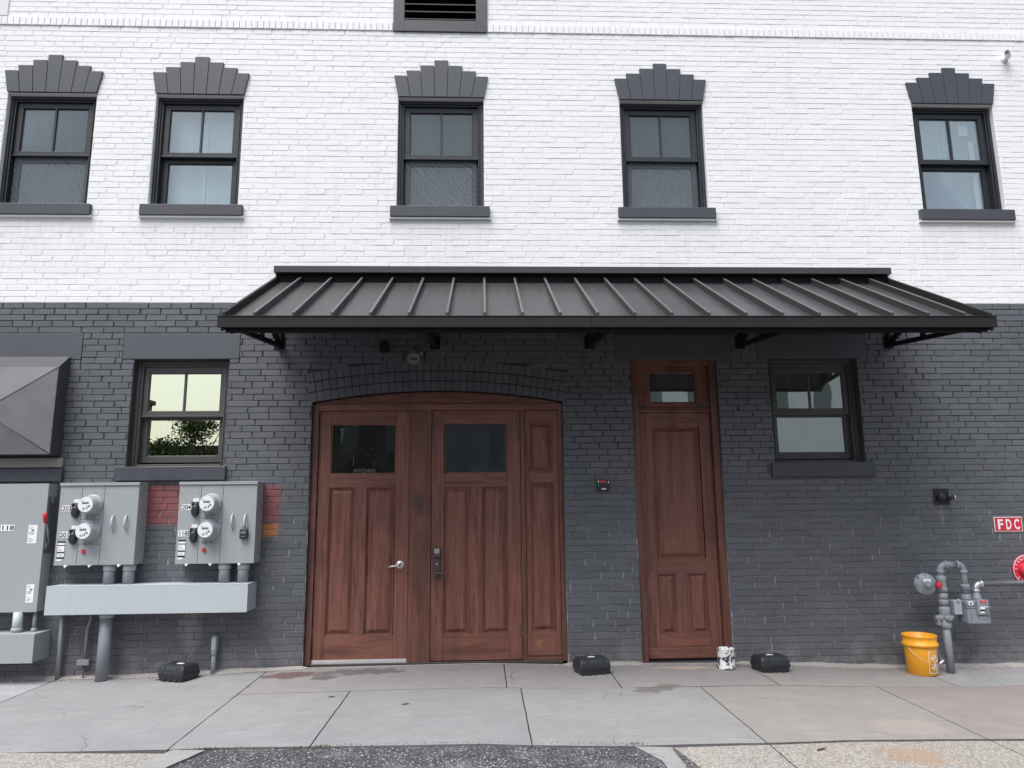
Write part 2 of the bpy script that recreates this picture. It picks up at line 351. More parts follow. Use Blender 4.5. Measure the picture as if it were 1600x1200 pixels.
# ------------------------------------------------------------------ mesh helper (x, o = metres out from the wall face, z)
class MB:
    def __init__(s): s.v = []; s.f = []; s.m = []; s.s = []
    def add(s, vs, fs, mi=0, smooth=False):
        k = len(s.v); s.v += [tuple(v) for v in vs]
        for f in fs: s.f.append(tuple(i+k for i in f)); s.m.append(mi); s.s.append(smooth)
        return s
    def box(s, x0, x1, o0, o1, z0, z1, mi=0):
        if x0 > x1: x0, x1 = x1, x0
        if o0 > o1: o0, o1 = o1, o0
        if z0 > z1: z0, z1 = z1, z0
        vs = [(x, -o, z) for z in (z0, z1) for o in (o0, o1) for x in (x0, x1)]
        return s.add(vs, [(0, 1, 5, 4)[::-1], (2, 3, 7, 6), (0, 2, 6, 4), (1, 3, 7, 5)[::-1], (0, 1, 3, 2), (4, 5, 7, 6)[::-1]], mi)
    def prism(s, pts, o0, o1, mi=0):
        """pts (x,z) outline, extruded along o"""
        n = len(pts); vs = [(x, -o1, z) for x, z in pts]+[(x, -o0, z) for x, z in pts]
        return s.add(vs, [tuple(range(n)), tuple(range(2*n-1, n-1, -1))]+[(i, i+n, (i+1) % n+n, (i+1) % n) for i in range(n)], mi)
    def lathe(s, c, axis, prof, n=24, mi=0, smooth=True, cap=True):
        """prof: (distance along axis, radius); c, axis in world coordinates"""
        ax = Vector(axis).normalized(); a = ax.orthogonal().normalized(); b = ax.cross(a); vs = []
        for h, r in prof:
            for i in range(n):
                t = 2*math.pi*i/n; vs.append(Vector(c)+ax*h+(a*math.cos(t)+b*math.sin(t))*r)
        fs = [(j*n+i, j*n+(i+1) % n, (j+1)*n+(i+1) % n, (j+1)*n+i) for j in range(len(prof)-1) for i in range(n)]
        s.add(vs, fs, mi, smooth); k = len(s.v)-len(vs)
        if cap:
            s.f.append(tuple(k+i for i in range(n))[::-1]); s.m.append(mi); s.s.append(False)
            s.f.append(tuple(k+(len(prof)-1)*n+i for i in range(n))); s.m.append(mi); s.s.append(False)
        return s
    def tube(s, pts, r, n=14, mi=0, smooth=True):
        pts = [Vector(p) for p in pts]; vs = []; prev = None
        for i, p in enumerate(pts):
            d = (pts[min(i+1, len(pts)-1)]-pts[max(i-1, 0)]).normalized()
            if prev is None: a = d.orthogonal().normalized()
            else: a = (prev-d*prev.dot(d)).normalized()
            prev = a; b = d.cross(a)
            rr = r[i] if isinstance(r, (list, tuple)) else r
            for k in range(n):
                t = 2*math.pi*k/n; vs.append(p+(a*math.cos(t)+b*math.sin(t))*rr)
        m = len(pts)
        s.add(vs, [(j*n+i, j*n+(i+1) % n, (j+1)*n+(i+1) % n, (j+1)*n+i) for j in range(m-1) for i in range(n)], mi, smooth)
        k = len(s.v)-len(vs)
        s.f += [tuple(k+i for i in range(n))[::-1], tuple(k+(m-1)*n+i for i in range(n))]; s.m += [mi, mi]; s.s += [False, False]
        return s
    def build(s, name, mats, parent=None, bevel=0., seg=2):
        me = bpy.data.meshes.new(name)
        off = Vector((0, 0, 0))
        q = parent
        while q is not None: off += Vector(q.location); q = q.parent
        me.from_pydata([tuple(Vector(v)-off) for v in s.v], [], s.f)
        if not isinstance(mats, (list, tuple)): mats = [mats]
        for m in mats: me.materials.append(M[m])
        me.polygons.foreach_set('material_index', s.m); me.polygons.foreach_set('use_smooth', s.s)
        me.update()
        o = bpy.data.objects.new(name, me); COL.objects.link(o)
        if parent is not None: o.parent = parent
        if bevel:
            b = o.modifiers.new('bevel', 'BEVEL'); b.width = bevel; b.segments = seg; b.limit_method = 'ANGLE'; b.angle_limit = R_(40)
            if hasattr(b, 'harden_normals'): b.harden_normals = False
        return o
def tag(o, label=None, cat=None, group=None, kind=None):
    if label: o['label'] = label
    if cat: o['category'] = cat
    if group: o['group'] = group
    if kind: o['kind'] = kind
    return o
def thing(name, loc, label, cat, group=None):
    o = bpy.data.objects.new(name, None); COL.objects.link(o); o.location = loc; o.empty_display_size = .1
    return tag(o, label, cat, group)
def arc_pts(p0, c, p1, n=6):
    """quadratic bend from p0 through corner c to p1"""
    p0, c, p1 = map(Vector, (p0, c, p1)); return [p0*(1-t)**2+c*2*t*(1-t)+p1*t*t for t in [i/n for i in range(n+1)]]
_txt = {}
def text_mesh(mb, s, x, z, o, h, mi=0, align='CENTER', fit=None, mapf=None, bold=.0):
    """flat lettering facing out of the wall; h = capital height; x,z = centre of the baseline middle"""
    key = (s, bold)
    if key not in _txt:
        cu = bpy.data.curves.new('t', 'FONT'); cu.body = s; cu.size = 1; cu.align_x = 'CENTER'; cu.offset = bold; cu.resolution_u = 4
        ob = bpy.data.objects.new('t', cu); COL.objects.link(ob)
        dg = bpy.context.evaluated_depsgraph_get(); dg.update()
        me = bpy.data.meshes.new_from_object(ob.evaluated_get(dg))
        _txt[key] = ([tuple(v.co) for v in me.vertices], [tuple(p.vertices) for p in me.polygons])
        bpy.data.objects.remove(ob); bpy.data.curves.remove(cu); bpy.data.meshes.remove(me)
    vs, fs = _txt[key]
    k = h/.70; xs = [v[0] for v in vs]; wdt = (max(xs)-min(xs))*k; fx = (fit/wdt) if fit else 1.
    if mapf: out = [mapf(v[0]*k*fx, v[1]*k) for v in vs]
    else: out = [(x+v[0]*k*fx, -o, z+v[1]*k) for v in vs]
    mb.add(out, fs, mi)

# ------------------------------------------------------------------ wall layout
C_UP, C_LO, ZB = .0645, .0655, 3.677
UPW = [-4.733, -3.129, -.458, 2.046, 5.455]
XL, XR = -7.0, 8.2
HOLES = [(c-.479, c+.479, 4.765, 6.068) for c in UPW] + [(-3.613, -2.640, 1.955, 3.07), (3.068, 4.036, 1.945, 3.068), (1.580, 2.500, -.4, 3.050)]
VENT = (-.90, -.045, 7.025, 7.93)
HOLES.append(VENT)
DD = (-1.765, .835, -.4, 2.735)               # double door hole (rectangle that contains the arch)
AC, AR = (-.465, 2.725-6.99), 6.99              # arch centre and inner radius
STONES = [(-3.735, -2.54, 3.07, 3.343), (-5.4, -4.155, 3.07, 3.345), (2.955, 4.160, 3.068, 3.335), (1.42, 2.66, 3.05, 3.335)]
def arch_z(x, r): return AC[1]+math.sqrt(max(0, r*r-(x-AC[0])**2))

building = thing('building', (0, 0, 0), 'two storey brick building painted white above and charcoal below, with double doors and windows', 'building')

def rect_sub(b, a):
    x0, x1, z0, z1 = b; X0, X1, Z0, Z1 = a
    if x1 <= X0 or x0 >= X1 or z1 <= Z0 or z0 >= Z1: return [b]
    out = []
    if x0 < X0: out.append((x0, X0, z0, z1))
    if x1 > X1: out.append((X1, x1, z0, z1))
    mx0, mx1 = max(x0, X0), min(x1, X1)
    if z0 < Z0: out.append((mx0, mx1, z0, Z0))
    if z1 > Z1: out.append((mx0, mx1, Z1, z1))
    return out
def brick(mb, x0, x1, z0, z1, j=.0015, g=.0034):
    rj = lambda a: random.uniform(-a, a)
    x0 += g+rj(.002); x1 -= g+rj(.002); z0 += g*.85+rj(.0012); z1 -= g*.85+rj(.0012)
    if x1-x0 < .012 or z1-z0 < .01: return
    o = rj(j); t = rj(.0016); ring = []
    cj = [(rj(.0022)+random.choice((0, 0, 0, .006))*sx, rj(.0014)) for sx in (1, -1, -1, 1)]
    for ins, oo in ((0, -.012), (0, -.004+o), (.0035, o)):
        c4 = [(x0+ins, z0+ins+t), (x1-ins, z0+ins-t), (x1-ins, z1-ins-t), (x0+ins, z1-ins+t)]
        ring += [(a+p, -oo, b+q) for (a, b), (p, q) in zip(c4, cj)]
    fs = [(8, 9, 10, 11)]
    for k in (0, 4):
        for i in range(4): fs.append((k+i, k+(i+1) % 4, k+4+(i+1) % 4, k+4+i))
    mb.add(ring, fs)
def lay(mb, zs, L, avoid, row0=0, jit=.0015, gap=.0034, merge=.06):
    L2 = L
    for r, (z0, z1) in enumerate(zs):
        hdr = ((r+row0) % 7 == 6)
        off = (0 if (r+row0) % 2 else L2/2)+random.uniform(-.012, .012)+.012*(r % 9)
        k = 0; x = XL-off
        while x < XR:
            k += 1
            while random.random() < merge: k += 1
            ll = XL-off+k*L2*1.0+random.uniform(-.009, .009)+.02*math.sin(k*.37+r*1.7)-x
            ps = [(max(x, XL), min(x+ll, XR), z0, z1)]
            for a in avoid(z0, z1):
                ps = [q for p_ in ps for q in rect_sub(p_, a)]
            for p_ in ps: brick(mb, *p_, j=jit, g=gap)
            x += ll
def avoid_up(z0, z1): return HOLES
def avoid_lo(z0, z1):
    a = HOLES+STONES+[(DD[0], DD[1], -1, 2.60)]
    zm = (z0+z1)/2; R2 = AR+.325
    if 2.55 < zm < arch_z(AC[0], R2)+.03:
        d2 = R2*R2-(zm-AC[1])**2
        if d2 > 0:
            d = min(math.sqrt(d2), 1.30+max(0, (zm-2.6))*.20); a = a+[(AC[0]-d, AC[0]+d, -1, 9)]
    return a
# white brick upper storey
mb = MB(); zs = [(ZB+i*C_UP, ZB+(i+1)*C_UP) for i in range(50)]; lay(mb, zs, .2125, avoid_up, 0, .0014, .0022, .16)
zt = ZB+50*C_UP+.105; zs = [(zt+i*C_UP, zt+(i+1)*C_UP) for i in range(24)]; lay(mb, zs, .2125, avoid_up, 1, .0014, .0022, .16)
upper = mb.build('upper_wall', 'wbrick', building); upper['label'] = 'white painted brick upper wall'
mb = MB(); n = 56; zs = [(ZB-(i+1)*C_LO, ZB-i*C_LO) for i in range(61)]; lay(mb, zs, .2125, avoid_lo, 0, .0016, .0028)
lower = mb.build('lower_wall', 'dbrick', building); lower['label'] = 'charcoal painted brick lower wall'
# mortar bed with the openings cut out and their reveals
def backing(name, mat, z0, z1, holes, parent, o=-.0075, deep=-.34):
    xs = sorted(set([XL, XR]+[h[i] for h in holes for i in (0, 1)])); zz = sorted(set([z0, z1]+[min(max(h[i], z0), z1) for h in holes for i in (2, 3)]))
    mb = MB()
    for a, b in zip(xs, xs[1:]):
        for c, d in zip(zz, zz[1:]):
            mx, mz = (a+b)/2, (c+d)/2
            if any(h[0] < mx < h[1] and h[2] < mz < h[3] for h in holes): continue
            mb.add([(a, -o, c), (b, -o, c), (b, -o, d), (a, -o, d)], [(0, 1, 2, 3)])
    for h in holes:
        c, d = max(h[2], z0), min(h[3], z1)
        if d <= c: continue
        mb.add([(h[0], -o, c), (h[0], -o, d), (h[0], -deep, d), (h[0], -deep, c)], [(0, 1, 2, 3)])
        mb.add([(h[1], -o, c), (h[1], -o, d), (h[1], -deep, d), (h[1], -deep, c)], [(3, 2, 1, 0)])
        if h[3] <= z1: mb.add([(h[0], -o, d), (h[1], -o, d), (h[1], -deep, d), (h[0], -deep, d)], [(0, 1, 2, 3)])
        if h[2] >= z0: mb.add([(h[0], -o, c), (h[1], -o, c), (h[1], -deep, c), (h[0], -deep, c)], [(3, 2, 1, 0)])
    return mb.build(name, mat, parent)
backing('mortar', 'wmortar', ZB, 8.56, [h for h in HOLES if h[2] > ZB], upper, -.0032)
backing('mortar', 'dmortar', -.4, ZB, [h for h in HOLES if h[2] < ZB]+[DD], lower)
# building body behind the facade: roof and side walls, so that no light leaks in
mb = MB(); mb.box(XL-.01, XR+.01, -.34, -9, 8.3, 8.5); mb.box(XL-.01, XL+.25, -.02, -9, -.4, 8.3); mb.box(XR-.25, XR+.01, -.02, -9, -.4, 8.3); mb.box(XL-.01, XR+.01, -9, -9.2, -.4, 8.5)
mb.build('side_walls', 'wmortar', building)
mb = MB(); mb.box(XL-.05, XR+.05, .04, -.34, 8.56, 8.66); mb.build('coping', 'sill', building, .006)
# rowlock string course
z0 = ZB+50*C_UP
for xa, xb in ((XL, -1.015), (.070, XR)):
    mb = MB(); x = xa
    while x < xb-.03:
        x1 = min(xb, x+.0675*(1+random.uniform(-.03, .03))); o = .012+random.uniform(-.002, .002); g = .003
        mb.box(x+g, x1-g, -.02, o, z0+.004, z0+.102); x = x1
    mb.build('string_course', 'wbrick', building, .003)
# smooth white panel, top left corner
mb = MB(); mb.box(-6.2, -5.318, -.01, .012, 7.015, 7.9); mb.build('patch_panel', 'wmortar', building, .003)
# segmental arch of three rowlock rings over the double door
mb = MB(); half = math.asin(1.318/AR)
for ring in range(3):
    ra, rb = AR+.004+ring*.107, AR+.107*(ring+1); n = 36; t = -half
    shift = random.uniform(0, .4) if ring else 0
    for i in range(n):
        a0, a1 = -half+2*half*i/n, -half+2*half*(i+1)/n; g = .0028/AR
        j = random.uniform(-.002, .0025); a0 += g+random.uniform(-.0003, .0003); a1 -= g
        pts = [(AC[0]+math.sin(a)*r, AC[1]+math.cos(a)*r) for a, r in ((a0, ra+.004), (a1, ra+.004), (a1, rb-.004), (a0, rb-.004))]
        mb.prism(pts, -.02, .0015+j)
arch = mb.build('arch', 'dbrick', building, .003); arch['label'] = 'charcoal brick arch over the double doors'
mb = MB(); N_ = 30; pts = [(AC[0]+math.sin(-half+2*half*i/N_)*(AR+.006), AC[1]+math.cos(-half+2*half*i/N_)*(AR+.006)) for i in range(N_+1)]
pts = [(DD[0]-.06, pts[0][1])]+pts+[(DD[1]+.06, pts[-1][1])]
mb.prism(pts+[(DD[1]+.06, 2.745), (DD[0]-.06, 2.745)], -.16, -.004); mb.build('arch_bed', 'dmortar', arch)
# lintels of the ground floor openings
for i, (x0, x1, z0, z1) in enumerate(STONES[1:2]):
    mb = MB(); mb.box(x0, x1, -.02, .004, z0, z1); mb.build('lintel', 'lintel', building, .004)
# ------------------------------------------------------------------ windows
def frame_rect(mb, x0, x1, z0, z1, wx, wt, wb, o0, o1, mi=0):
    mb.box(x0, x0+wx, o0, o1, z0, z1, mi); mb.box(x1-wx, x1, o0, o1, z0, z1, mi)
    mb.box(x0+wx, x1-wx, o0, o1, z1-wt, z1, mi); mb.box(x0+wx, x1-wx, o0, o1, z0, z0+wb, mi)
def window(cx, hw, z0, z1, r, ug, lg, mat, gup, glo, cur, label, screen=False, low=False):
    """ug, lg: glass z ranges of the upper and lower sash; r: recess of the casing"""
    mb = MB(); X0, X1 = cx-hw+.002, cx+hw-.002
    frame_rect(mb, X0, X1, z0-.01, z1-.002, .034, .034, .02, -.33, -r)
    frame_rect(mb, X0+.034, X1-.034, z0, z1-.036, .014, .012, .02, -.33, -r-.014)
    frame_rect(mb, X0+.048, X1-.048, z0, z1-.048, .013, .012, .03, -.33, -r-.006)
    win = mb.build('window', mat, building, .003); win['label'] = label
    gh = .352 if not low else .37
    # upper sash (outer track)
    si = cx-hw+.064; sj = cx+hw-.064
    for nm, (g0, g1), oo in (('upper_sash', ug, -r-.034), ('lower_sash', lg, -r-.076)):
        mb = MB(); bz = g0-(.062 if nm == 'upper_sash' else .066); tz = g1+(.07 if nm == 'upper_sash' else .07)
        frame_rect(mb, si, sj, bz, tz, cx-gh-si, tz-g1, g0-bz, oo-.038, oo)
        if nm == 'upper_sash':
            mb.box(cx-.011, cx+.011, oo-.03, oo-.004, g0, g1)
            mb.box(si, sj, oo, oo+.012, bz+.002, bz+.022)
        frame_rect(mb, cx-gh, cx+gh, g0, g1, .008, .008, .008, oo-.03, oo-.012)
        mb.build(nm, mat, win, .002)
        if nm == 'upper_sash': panes = [(cx-gh+.004, cx-.009), (cx+.009, cx+gh-.004)]
        else: panes = [(cx-gh+.004, cx+gh-.004)]
        for a, b in panes:
            m2 = MB(); m2.box(a, b, oo-.024, oo-.019, g0+.003, g1-.003); m2.build('glass_pane', gup if nm == 'upper_sash' else glo, win)
    if screen:
        oo = -r-.050; m2 = MB(); m2.add([(si+.02, -oo, lg[0]-.04), (sj-.02, -oo, lg[0]-.04), (sj-.02, -oo, lg[1]+.05), (si+.02, -oo, lg[1]+.05)], [(0, 1, 2, 3)])
        m2.build('insect_screen', 'screen', win)
    # room behind: dark box, with the blind or curtain just inside
    m2 = MB(); a, b, c, d = X0-.1, X1+.1, z0-.15, z1+.1; f, e = -.345, -1.6
    m2.add([(a, -f, c), (b, -f, c), (b, -f, d), (a, -f, d), (a, -e, c), (b, -e, c), (b, -e, d), (a, -e, d)], [(4, 5, 6, 7), (0, 1, 5, 4), (3, 2, 6, 7), (0, 3, 7, 4), (1, 2, 6, 5)])
    m2.build('interior', 'blackhole', win)
    if cur:
        m2 = MB(); n = 60; vs = []
        for i in range(n+1):
            x = cx-.42+.84*i/n; o = -.235-.0-.008*math.sin(i*1.1)-.004*math.sin(i*2.7+1)
            if cur in ('cur_blue', 'cur_skyslate'): o = -.235
            vs += [(x, -o, z0), (x, -o, z1-.03)]
        m2.add(vs, [(2*i, 2*i+2, 2*i+3, 2*i+1) for i in range(n)], 0, True); m2.build('blind', cur, win)
    return win
def sill(win, x0, x1, z0, z1, proj=.05, white=True):
    mb = MB(); mb.box(x0, x1, -.11, proj, z0, z1); mb.build('sill', 'sill', win, .005)
    if white:
        mb = MB(); mb.box(x0-.012, x1+.012, -.01, proj-.014, z0-.022, z0-.001); mb.build('sill_ledge', 'wmortar', win, .003)
KX = [-.532, -.396, -.240, -.080, .080, .242, .396, .532]
KH = [6.333, 6.398, 6.463, 6.528, 6.463, 6.398, 6.333]
def keystones(win, cx):
    mb = MB()
    for i in range(7):
        b0, b1 = cx-.483+i*.138, cx-.483+(i+1)*.138; top = KH[i]
        # side joints run from the bottom division to the top division at the height of the taller neighbour
        def xa(j, z):
            zt = max(KH[j-1] if j > 0 else 0, KH[j] if j < 7 else 0); b = cx-.483+j*.138; t = cx+KX[j]
            return b+(t-b)*(z-6.076)/(zt-6.076)
        g = .0028
        mb.prism([(xa(i, 6.076)+g, 6.076), (xa(i+1, 6.076)-g, 6.076), (xa(i+1, top)-g, top), (xa(i, top)+g, top)], -.01, .024+random.uniform(-.001, .001))
    k = mb.build('keystone_header', 'key', win, .002)
    mb = MB(); mb.prism([(cx-.478, 6.078), (cx+.478, 6.078), (cx+.50, 6.30), (cx+.23, 6.38), (cx+.07, 6.45), (cx-.07, 6.45), (cx-.23, 6.38), (cx-.50, 6.30)], -.005, .012)
    mb.build('header_bed', 'ink', k)
up = [('black framed upstairs window farthest left, above the exhaust hood, grey screened glass', 'ggl_scr', 'ggl_scr', 'cur_grey', True),
      ('black framed upstairs window with pale blue blind, second from left', 'ggl_clear', 'ggl_clear', 'cur_blue', False),
      ('black framed upstairs window below the louvered vent, grey screened glass', 'ggl_scr', 'ggl_scr', 'cur_grey', True),
      ('black framed upstairs window above the narrow door, dark grey glass', 'ggl_scr', 'ggl_scr', 'cur_grey', True),
      ('black framed upstairs window farthest right with a white paper in its top corner', 'ggl_clear', 'ggl_clear', 'cur_skyslate', False)]
wins = []
for cx, (lb, a, b, cu, sn) in zip(UPW, up):
    wn = window(cx, .479, 4.765, 6.066, .055, (5.428, 5.942), (4.842, 5.318), 'blk', a, b, cu, lb, sn)
    sill(wn, cx-.542, cx+.542, 4.640, 4.764); keystones(wn, cx); wins.append(wn)
# paper, and the bright strip between blind panels
mb = MB(); mb.box(5.62, 5.73, -.176, -.172, 5.78, 5.91); mb.build('paper_notice', 'paper', wins[4])
mb = MB(); mb.box(5.74, 5.80, -.20, -.196, 4.85, 5.72); mb.build('blind_strip', 'paper', wins[4])
mb = MB()
for k in range(16):
    zz = 5.44+k*.028; mb.box(5.375-random.uniform(.01, .05), 5.385, -.190, -.186, zz, zz+.004); mb.box(5.395+.02, 5.43+random.uniform(.0, .05), -.190, -.186, zz, zz+.004)
mb.build('blind_cord', 'paper', wins[4])
mb = MB(); mb.box(-3.115, -3.098, -.222, -.218, 4.83, 5.95); mb.build('blind_strip', 'paper', wins[1])
mb = MB(); mb.box(-4.62, -4.605, -.222, -.218, 4.83, 5.75); mb.build('blind_strip', 'paper', wins[0])
wl = window(-3.1265, .4865, 1.955, 3.07, .085, (2.536, 2.941), (2.072, 2.455), 'bronze', 'ggl_mir', 'ggl_mir', None, 'brown framed ground floor window left of the awning, mirroring pale sky and trees', low=True)
sill(wl, -3.703, -2.603, 1.815, 1.954, .045, False)
mb = MB(); mb.box(-3.735, -2.54, -.02, .004, 3.071, 3.343); mb.build('lintel', 'lintel', wl, .004)
wr = window(3.552, .484, 1.945, 3.068, .09, (2.532, 2.938), (2.062, 2.452), 'bronze', 'ggl_r', 'ggl_r', 'cur_pale', 'black framed ground floor window under the right end of the awning, pale curtain inside', low=True)
sill(wr, 3.012, 4.113, 1.800, 1.944, .045, False)
mb = MB(); mb.box(2.955, 4.160, -.02, .004, 3.069, 3.335); mb.build('lintel', 'lintel', wr, .004)
# louvered vent at the top
mb = MB(); frame_rect(mb, -1.01, .066, 6.895, 8.05, .125, .14, .14, -.2, .022)
vent = mb.build('louver_vent', 'grid', building, .003); vent['label'] = 'black louvered vent in a charcoal frame at the top edge'
mb = MB()
for k in range(9):
    zz = 7.05+k*.095
    mb.add([(-.885, .03-.045, zz), (-.059, .03-.045, zz), (-.059, .16, zz+.10), (-.885, .16, zz+.10), (-.885, .03-.045, zz+.012), (-.059, .03-.045, zz+.012), (-.059, .16, zz+.112), (-.885, .16, zz+.112)],
           [(0, 1, 2, 3)[::-1], (4, 5, 6, 7), (0, 1, 5, 4), (2, 3, 7, 6), (0, 3, 7, 4), (1, 2, 6, 5)])
mb.build('slats', 'louv', vent)
mb = MB(); mb.box(-.89, -.06, -.25, -.22, 7.0, 7.95); mb.box(-.8865, -.882, -.25, .018, 7.03, 7.9); mb.box(-.063, -.0585, -.25, .018, 7.03, 7.9); mb.box(-.89, -.06, -.25, .0, 7.034, 7.04); mb.build('backing_board', 'ink', vent)
mb = MB()
for sx, x in ((1, -1.01), (-1, .066)): mb.add([(x+sx*.03, -.0235, 6.925), (x+sx*.034, -.0235, 6.925), (x+sx*.127, -.0235, 7.034), (x+sx*.123, -.0235, 7.034)], [(0, 1, 2, 3)])
mb.build('mitre_line', 'ink', vent)
# ------------------------------------------------------------------ doors
def raised_panel(mb, x0, x1, z0, z1, of, depth=.027, m=.034, flat=False, mi=0):
    """recess floor, sloping field and raised centre of one panel"""
    oF = of-depth; t = of-(.005 if not flat else depth-.002); e = .010
    # sticking (small moulding)
    for a, b, c, d in ((x0, x0+e, z0, z1), (x1-e, x1, z0, z1), (x0+e, x1-e, z0, z0+e), (x0+e, x1-e, z1-e, z1)): mb.box(a, b, of-.03, of-.009, c, d, mi)
    mb.box(x0, x1, of-.040, oF, z0, z1, mi)
    a0, a1, c0, c1 = x0+e+.011, x1-e-.011, z0+e+.011, z1-e-.011
    vs = [(a0, -(oF+.001), c0), (a1, -(oF+.001), c0), (a1, -(oF+.001), c1), (a0, -(oF+.001), c1), (a0+m, -t, c0+m), (a1-m, -t, c0+m), (a1-m, -t, c1-m), (a0+m, -t, c1-m)]
    mb.add(vs, [(4, 5, 6, 7)]+[(i, (i+1) % 4, (i+1) % 4+4, i+4) for i in range(4)], mi)
def leaf(name, x0, x1, z0, z1, of, glass, panels, label, gmat):
    """of: face offset; glass (x0,x1,z0,z1) or None; panels list of rects; stiles upright, rails level"""
    th = .055; mb = MB(); g = .0009
    its = ([glass] if glass else [])+panels
    xa = min(i[0] for i in its); xb = max(i[1] for i in its)
    mb.box(x0, xa-g, of-th, of, z0, z1, 0); mb.box(xb+g, x1, of-th, of, z0, z1, 0)
    rows = sorted(set((round(i[2], 4), round(i[3], 4)) for i in its))
    zc = z0
    for a, b in rows:
        mb.box(xa, xb, of-th, of-.0005, zc, a, 1); zc = b
    mb.box(xa, xb, of-th, of-.0005, zc, z1, 1)
    for a, b in rows:
        rr = sorted([i for i in its if abs(i[2]-a) < .001])
        for p_, q in zip(rr, rr[1:]): mb.box(p_[1], q[0], of-th, of-.0003, a, b, 0)
    for p_ in panels: raised_panel(mb, *p_, of)
    if glass:
        a, b, c, d = glass; frame_rect(mb, a, b, c, d, .012, .012, .012, of-.03, of-.010, 0)
    o = mb.build(name, ['woodv', 'woodh'], building, .0018); o['label'] = label
    if glass:
        a, b, c, d = glass; m2 = MB(); m2.box(a+.006, b-.006, of-.026, of-.020, c+.006, d-.006); m2.build('glass_pane', gmat, o)
        m2 = MB(); m2.box(a-.02, b+.02, of-th-.02, of-th-.01, c-.02, d+.02); m2.build('glass_backing', 'blackhole', o)
    return o
# frame of the double door
mb = MB(); F = -.045
mb.box(-1.765, -1.702, -.17, F, 0, 2.59); mb.box(.789, .835, -.17, F, 0, 2.59)
mb.box(-1.702, .789, -.17, F, 2.528, 2.59, 1); mb.box(-.760, -.536, -.14, -.058, .0, 2.528)
mb.box(.394, .436, -.17, -.052, 0, 2.528); mb.box(-1.702, .789, -.17, -.14, 0, 2.528)
dframe = mb.build('double_door_frame', ['woodd', 'woodh'], building, .002); dframe['label'] = 'reddish wood frame and arched head of the double doors'
mb = MB(); pts = [(AC[0]+math.sin(-half+2*half*i/40)*(AR-.004), AC[1]+math.cos(-half+2*half*i/40)*(AR-.004)) for i in range(1, 40)]
pts = [q for q in pts if -1.76 < q[0] < .832 and q[1] > 2.6]
mb.prism([(-1.762, 2.5905)]+pts+[(.832, 2.5905)], -.14, -.062); mb.build('arched_panel', 'woodh', dframe, .002)
mb = MB(); a = [(AC[0]+math.sin(-half*.97+2*half*.97*i/40)*(AR-.005), AC[1]+math.cos(-half*.97+2*half*.97*i/40)*(AR-.005)) for i in range(41)]
b = [(x, z-.022) for x, z in a]
mb.prism(a+b[::-1], -.062, -.050); mb.build('arched_moulding', 'woodd', dframe, .002)
mb = MB(); mb.box(-1.702, .789, -.16, -.03, -.05, .012); mb.build('threshold', 'brzlock', dframe, .003)
mb = MB(); mb.box(-1.769, -1.762, -.17, -.02, 0, 2.60); mb.build('jamb_line', 'ink', dframe); mb = MB(); mb.box(.833, .838, -.17, -.02, 0, 2.60); mb.build('jamb_line', 'ink', dframe)  # black strips down the reveals at both jambs of the double door
LF = -.072
left = leaf('door_leaf', -1.697, -.763, .022, 2.524, LF, (-1.575, -.902, 1.868, 2.388), [(-1.577, -1.312, .272, 1.732), (-1.198, -.908, .272, 1.732)], 'left wooden door leaf with kitchen lettering on its glass and a white bottom strip', 'ggl_door')
right = leaf('door_leaf', -.532, .390, .018, 2.524, LF, (-.398, .250, 1.868, 2.392), [(-.405, -.146, .266, 1.732), (-.012, .254, .266, 1.732)], 'wooden door leaf with keypad lock and hazy glass', 'ggl_dirty')
side = leaf('side_panel', .440, .786, .012, 2.522, LF, None, [(.490, .731, 1.885, 2.397), (.490, .728, .279, 1.766)], 'narrow fixed wooden panel at the right of the double doors', None)
mb = MB(); mb.box(.445, .78, LF, LF+.012, .055, .07); mb.build('drip_rail', 'woodh', side, .002)
# bottom strip with screws
mb = MB(); mb.box(-1.697, -.765, LF, LF+.008, .005, .045); 
for x in (-1.60, -1.35, -1.10, -.85): mb.lathe((x, -(LF+.008), .026), (0, -1, 0), [(0, .005), (.002, .004)], 8, 1)
mb.build('kick_strip', ['alu', 'lcd'], left, .001)
def hinge(par, x, z, o):
    m2 = MB(); m2.lathe((x, -o, z-.055), (0, 0, 1), [(0, .006), (.002, .009), (.036, .009), (.037, .007), (.039, .009), (.073, .009), (.074, .007), (.076, .009), (.108, .009), (.11, .006)], 10)
    m2.box(x-.018, x+.004, o-.03, o-.004, z-.05, z+.05); m2.build('hinge', 'brzlock', par)
for z in (2.26, 1.62, .93, .30): hinge(left, -1.700, z, LF+.008); hinge(right, .392, z, LF+.008)
# lever handle, left leaf
mb = MB(); c = (-.842, -LF, .952)
mb.lathe(c, (0, -1, 0), [(0, .040), (.008, .040), (.011, .036), (.011, .016), (.045, .013), (.05, .012)], 24)
mb.tube([(-.842, -LF-.045, .952), (-.86, -LF-.055, .949), (-.90, -LF-.058, .942), (-.955, -LF-.056, .934)], [.012, .011, .009, .008], 12)
mb.build('lever_handle', 'steel', left)
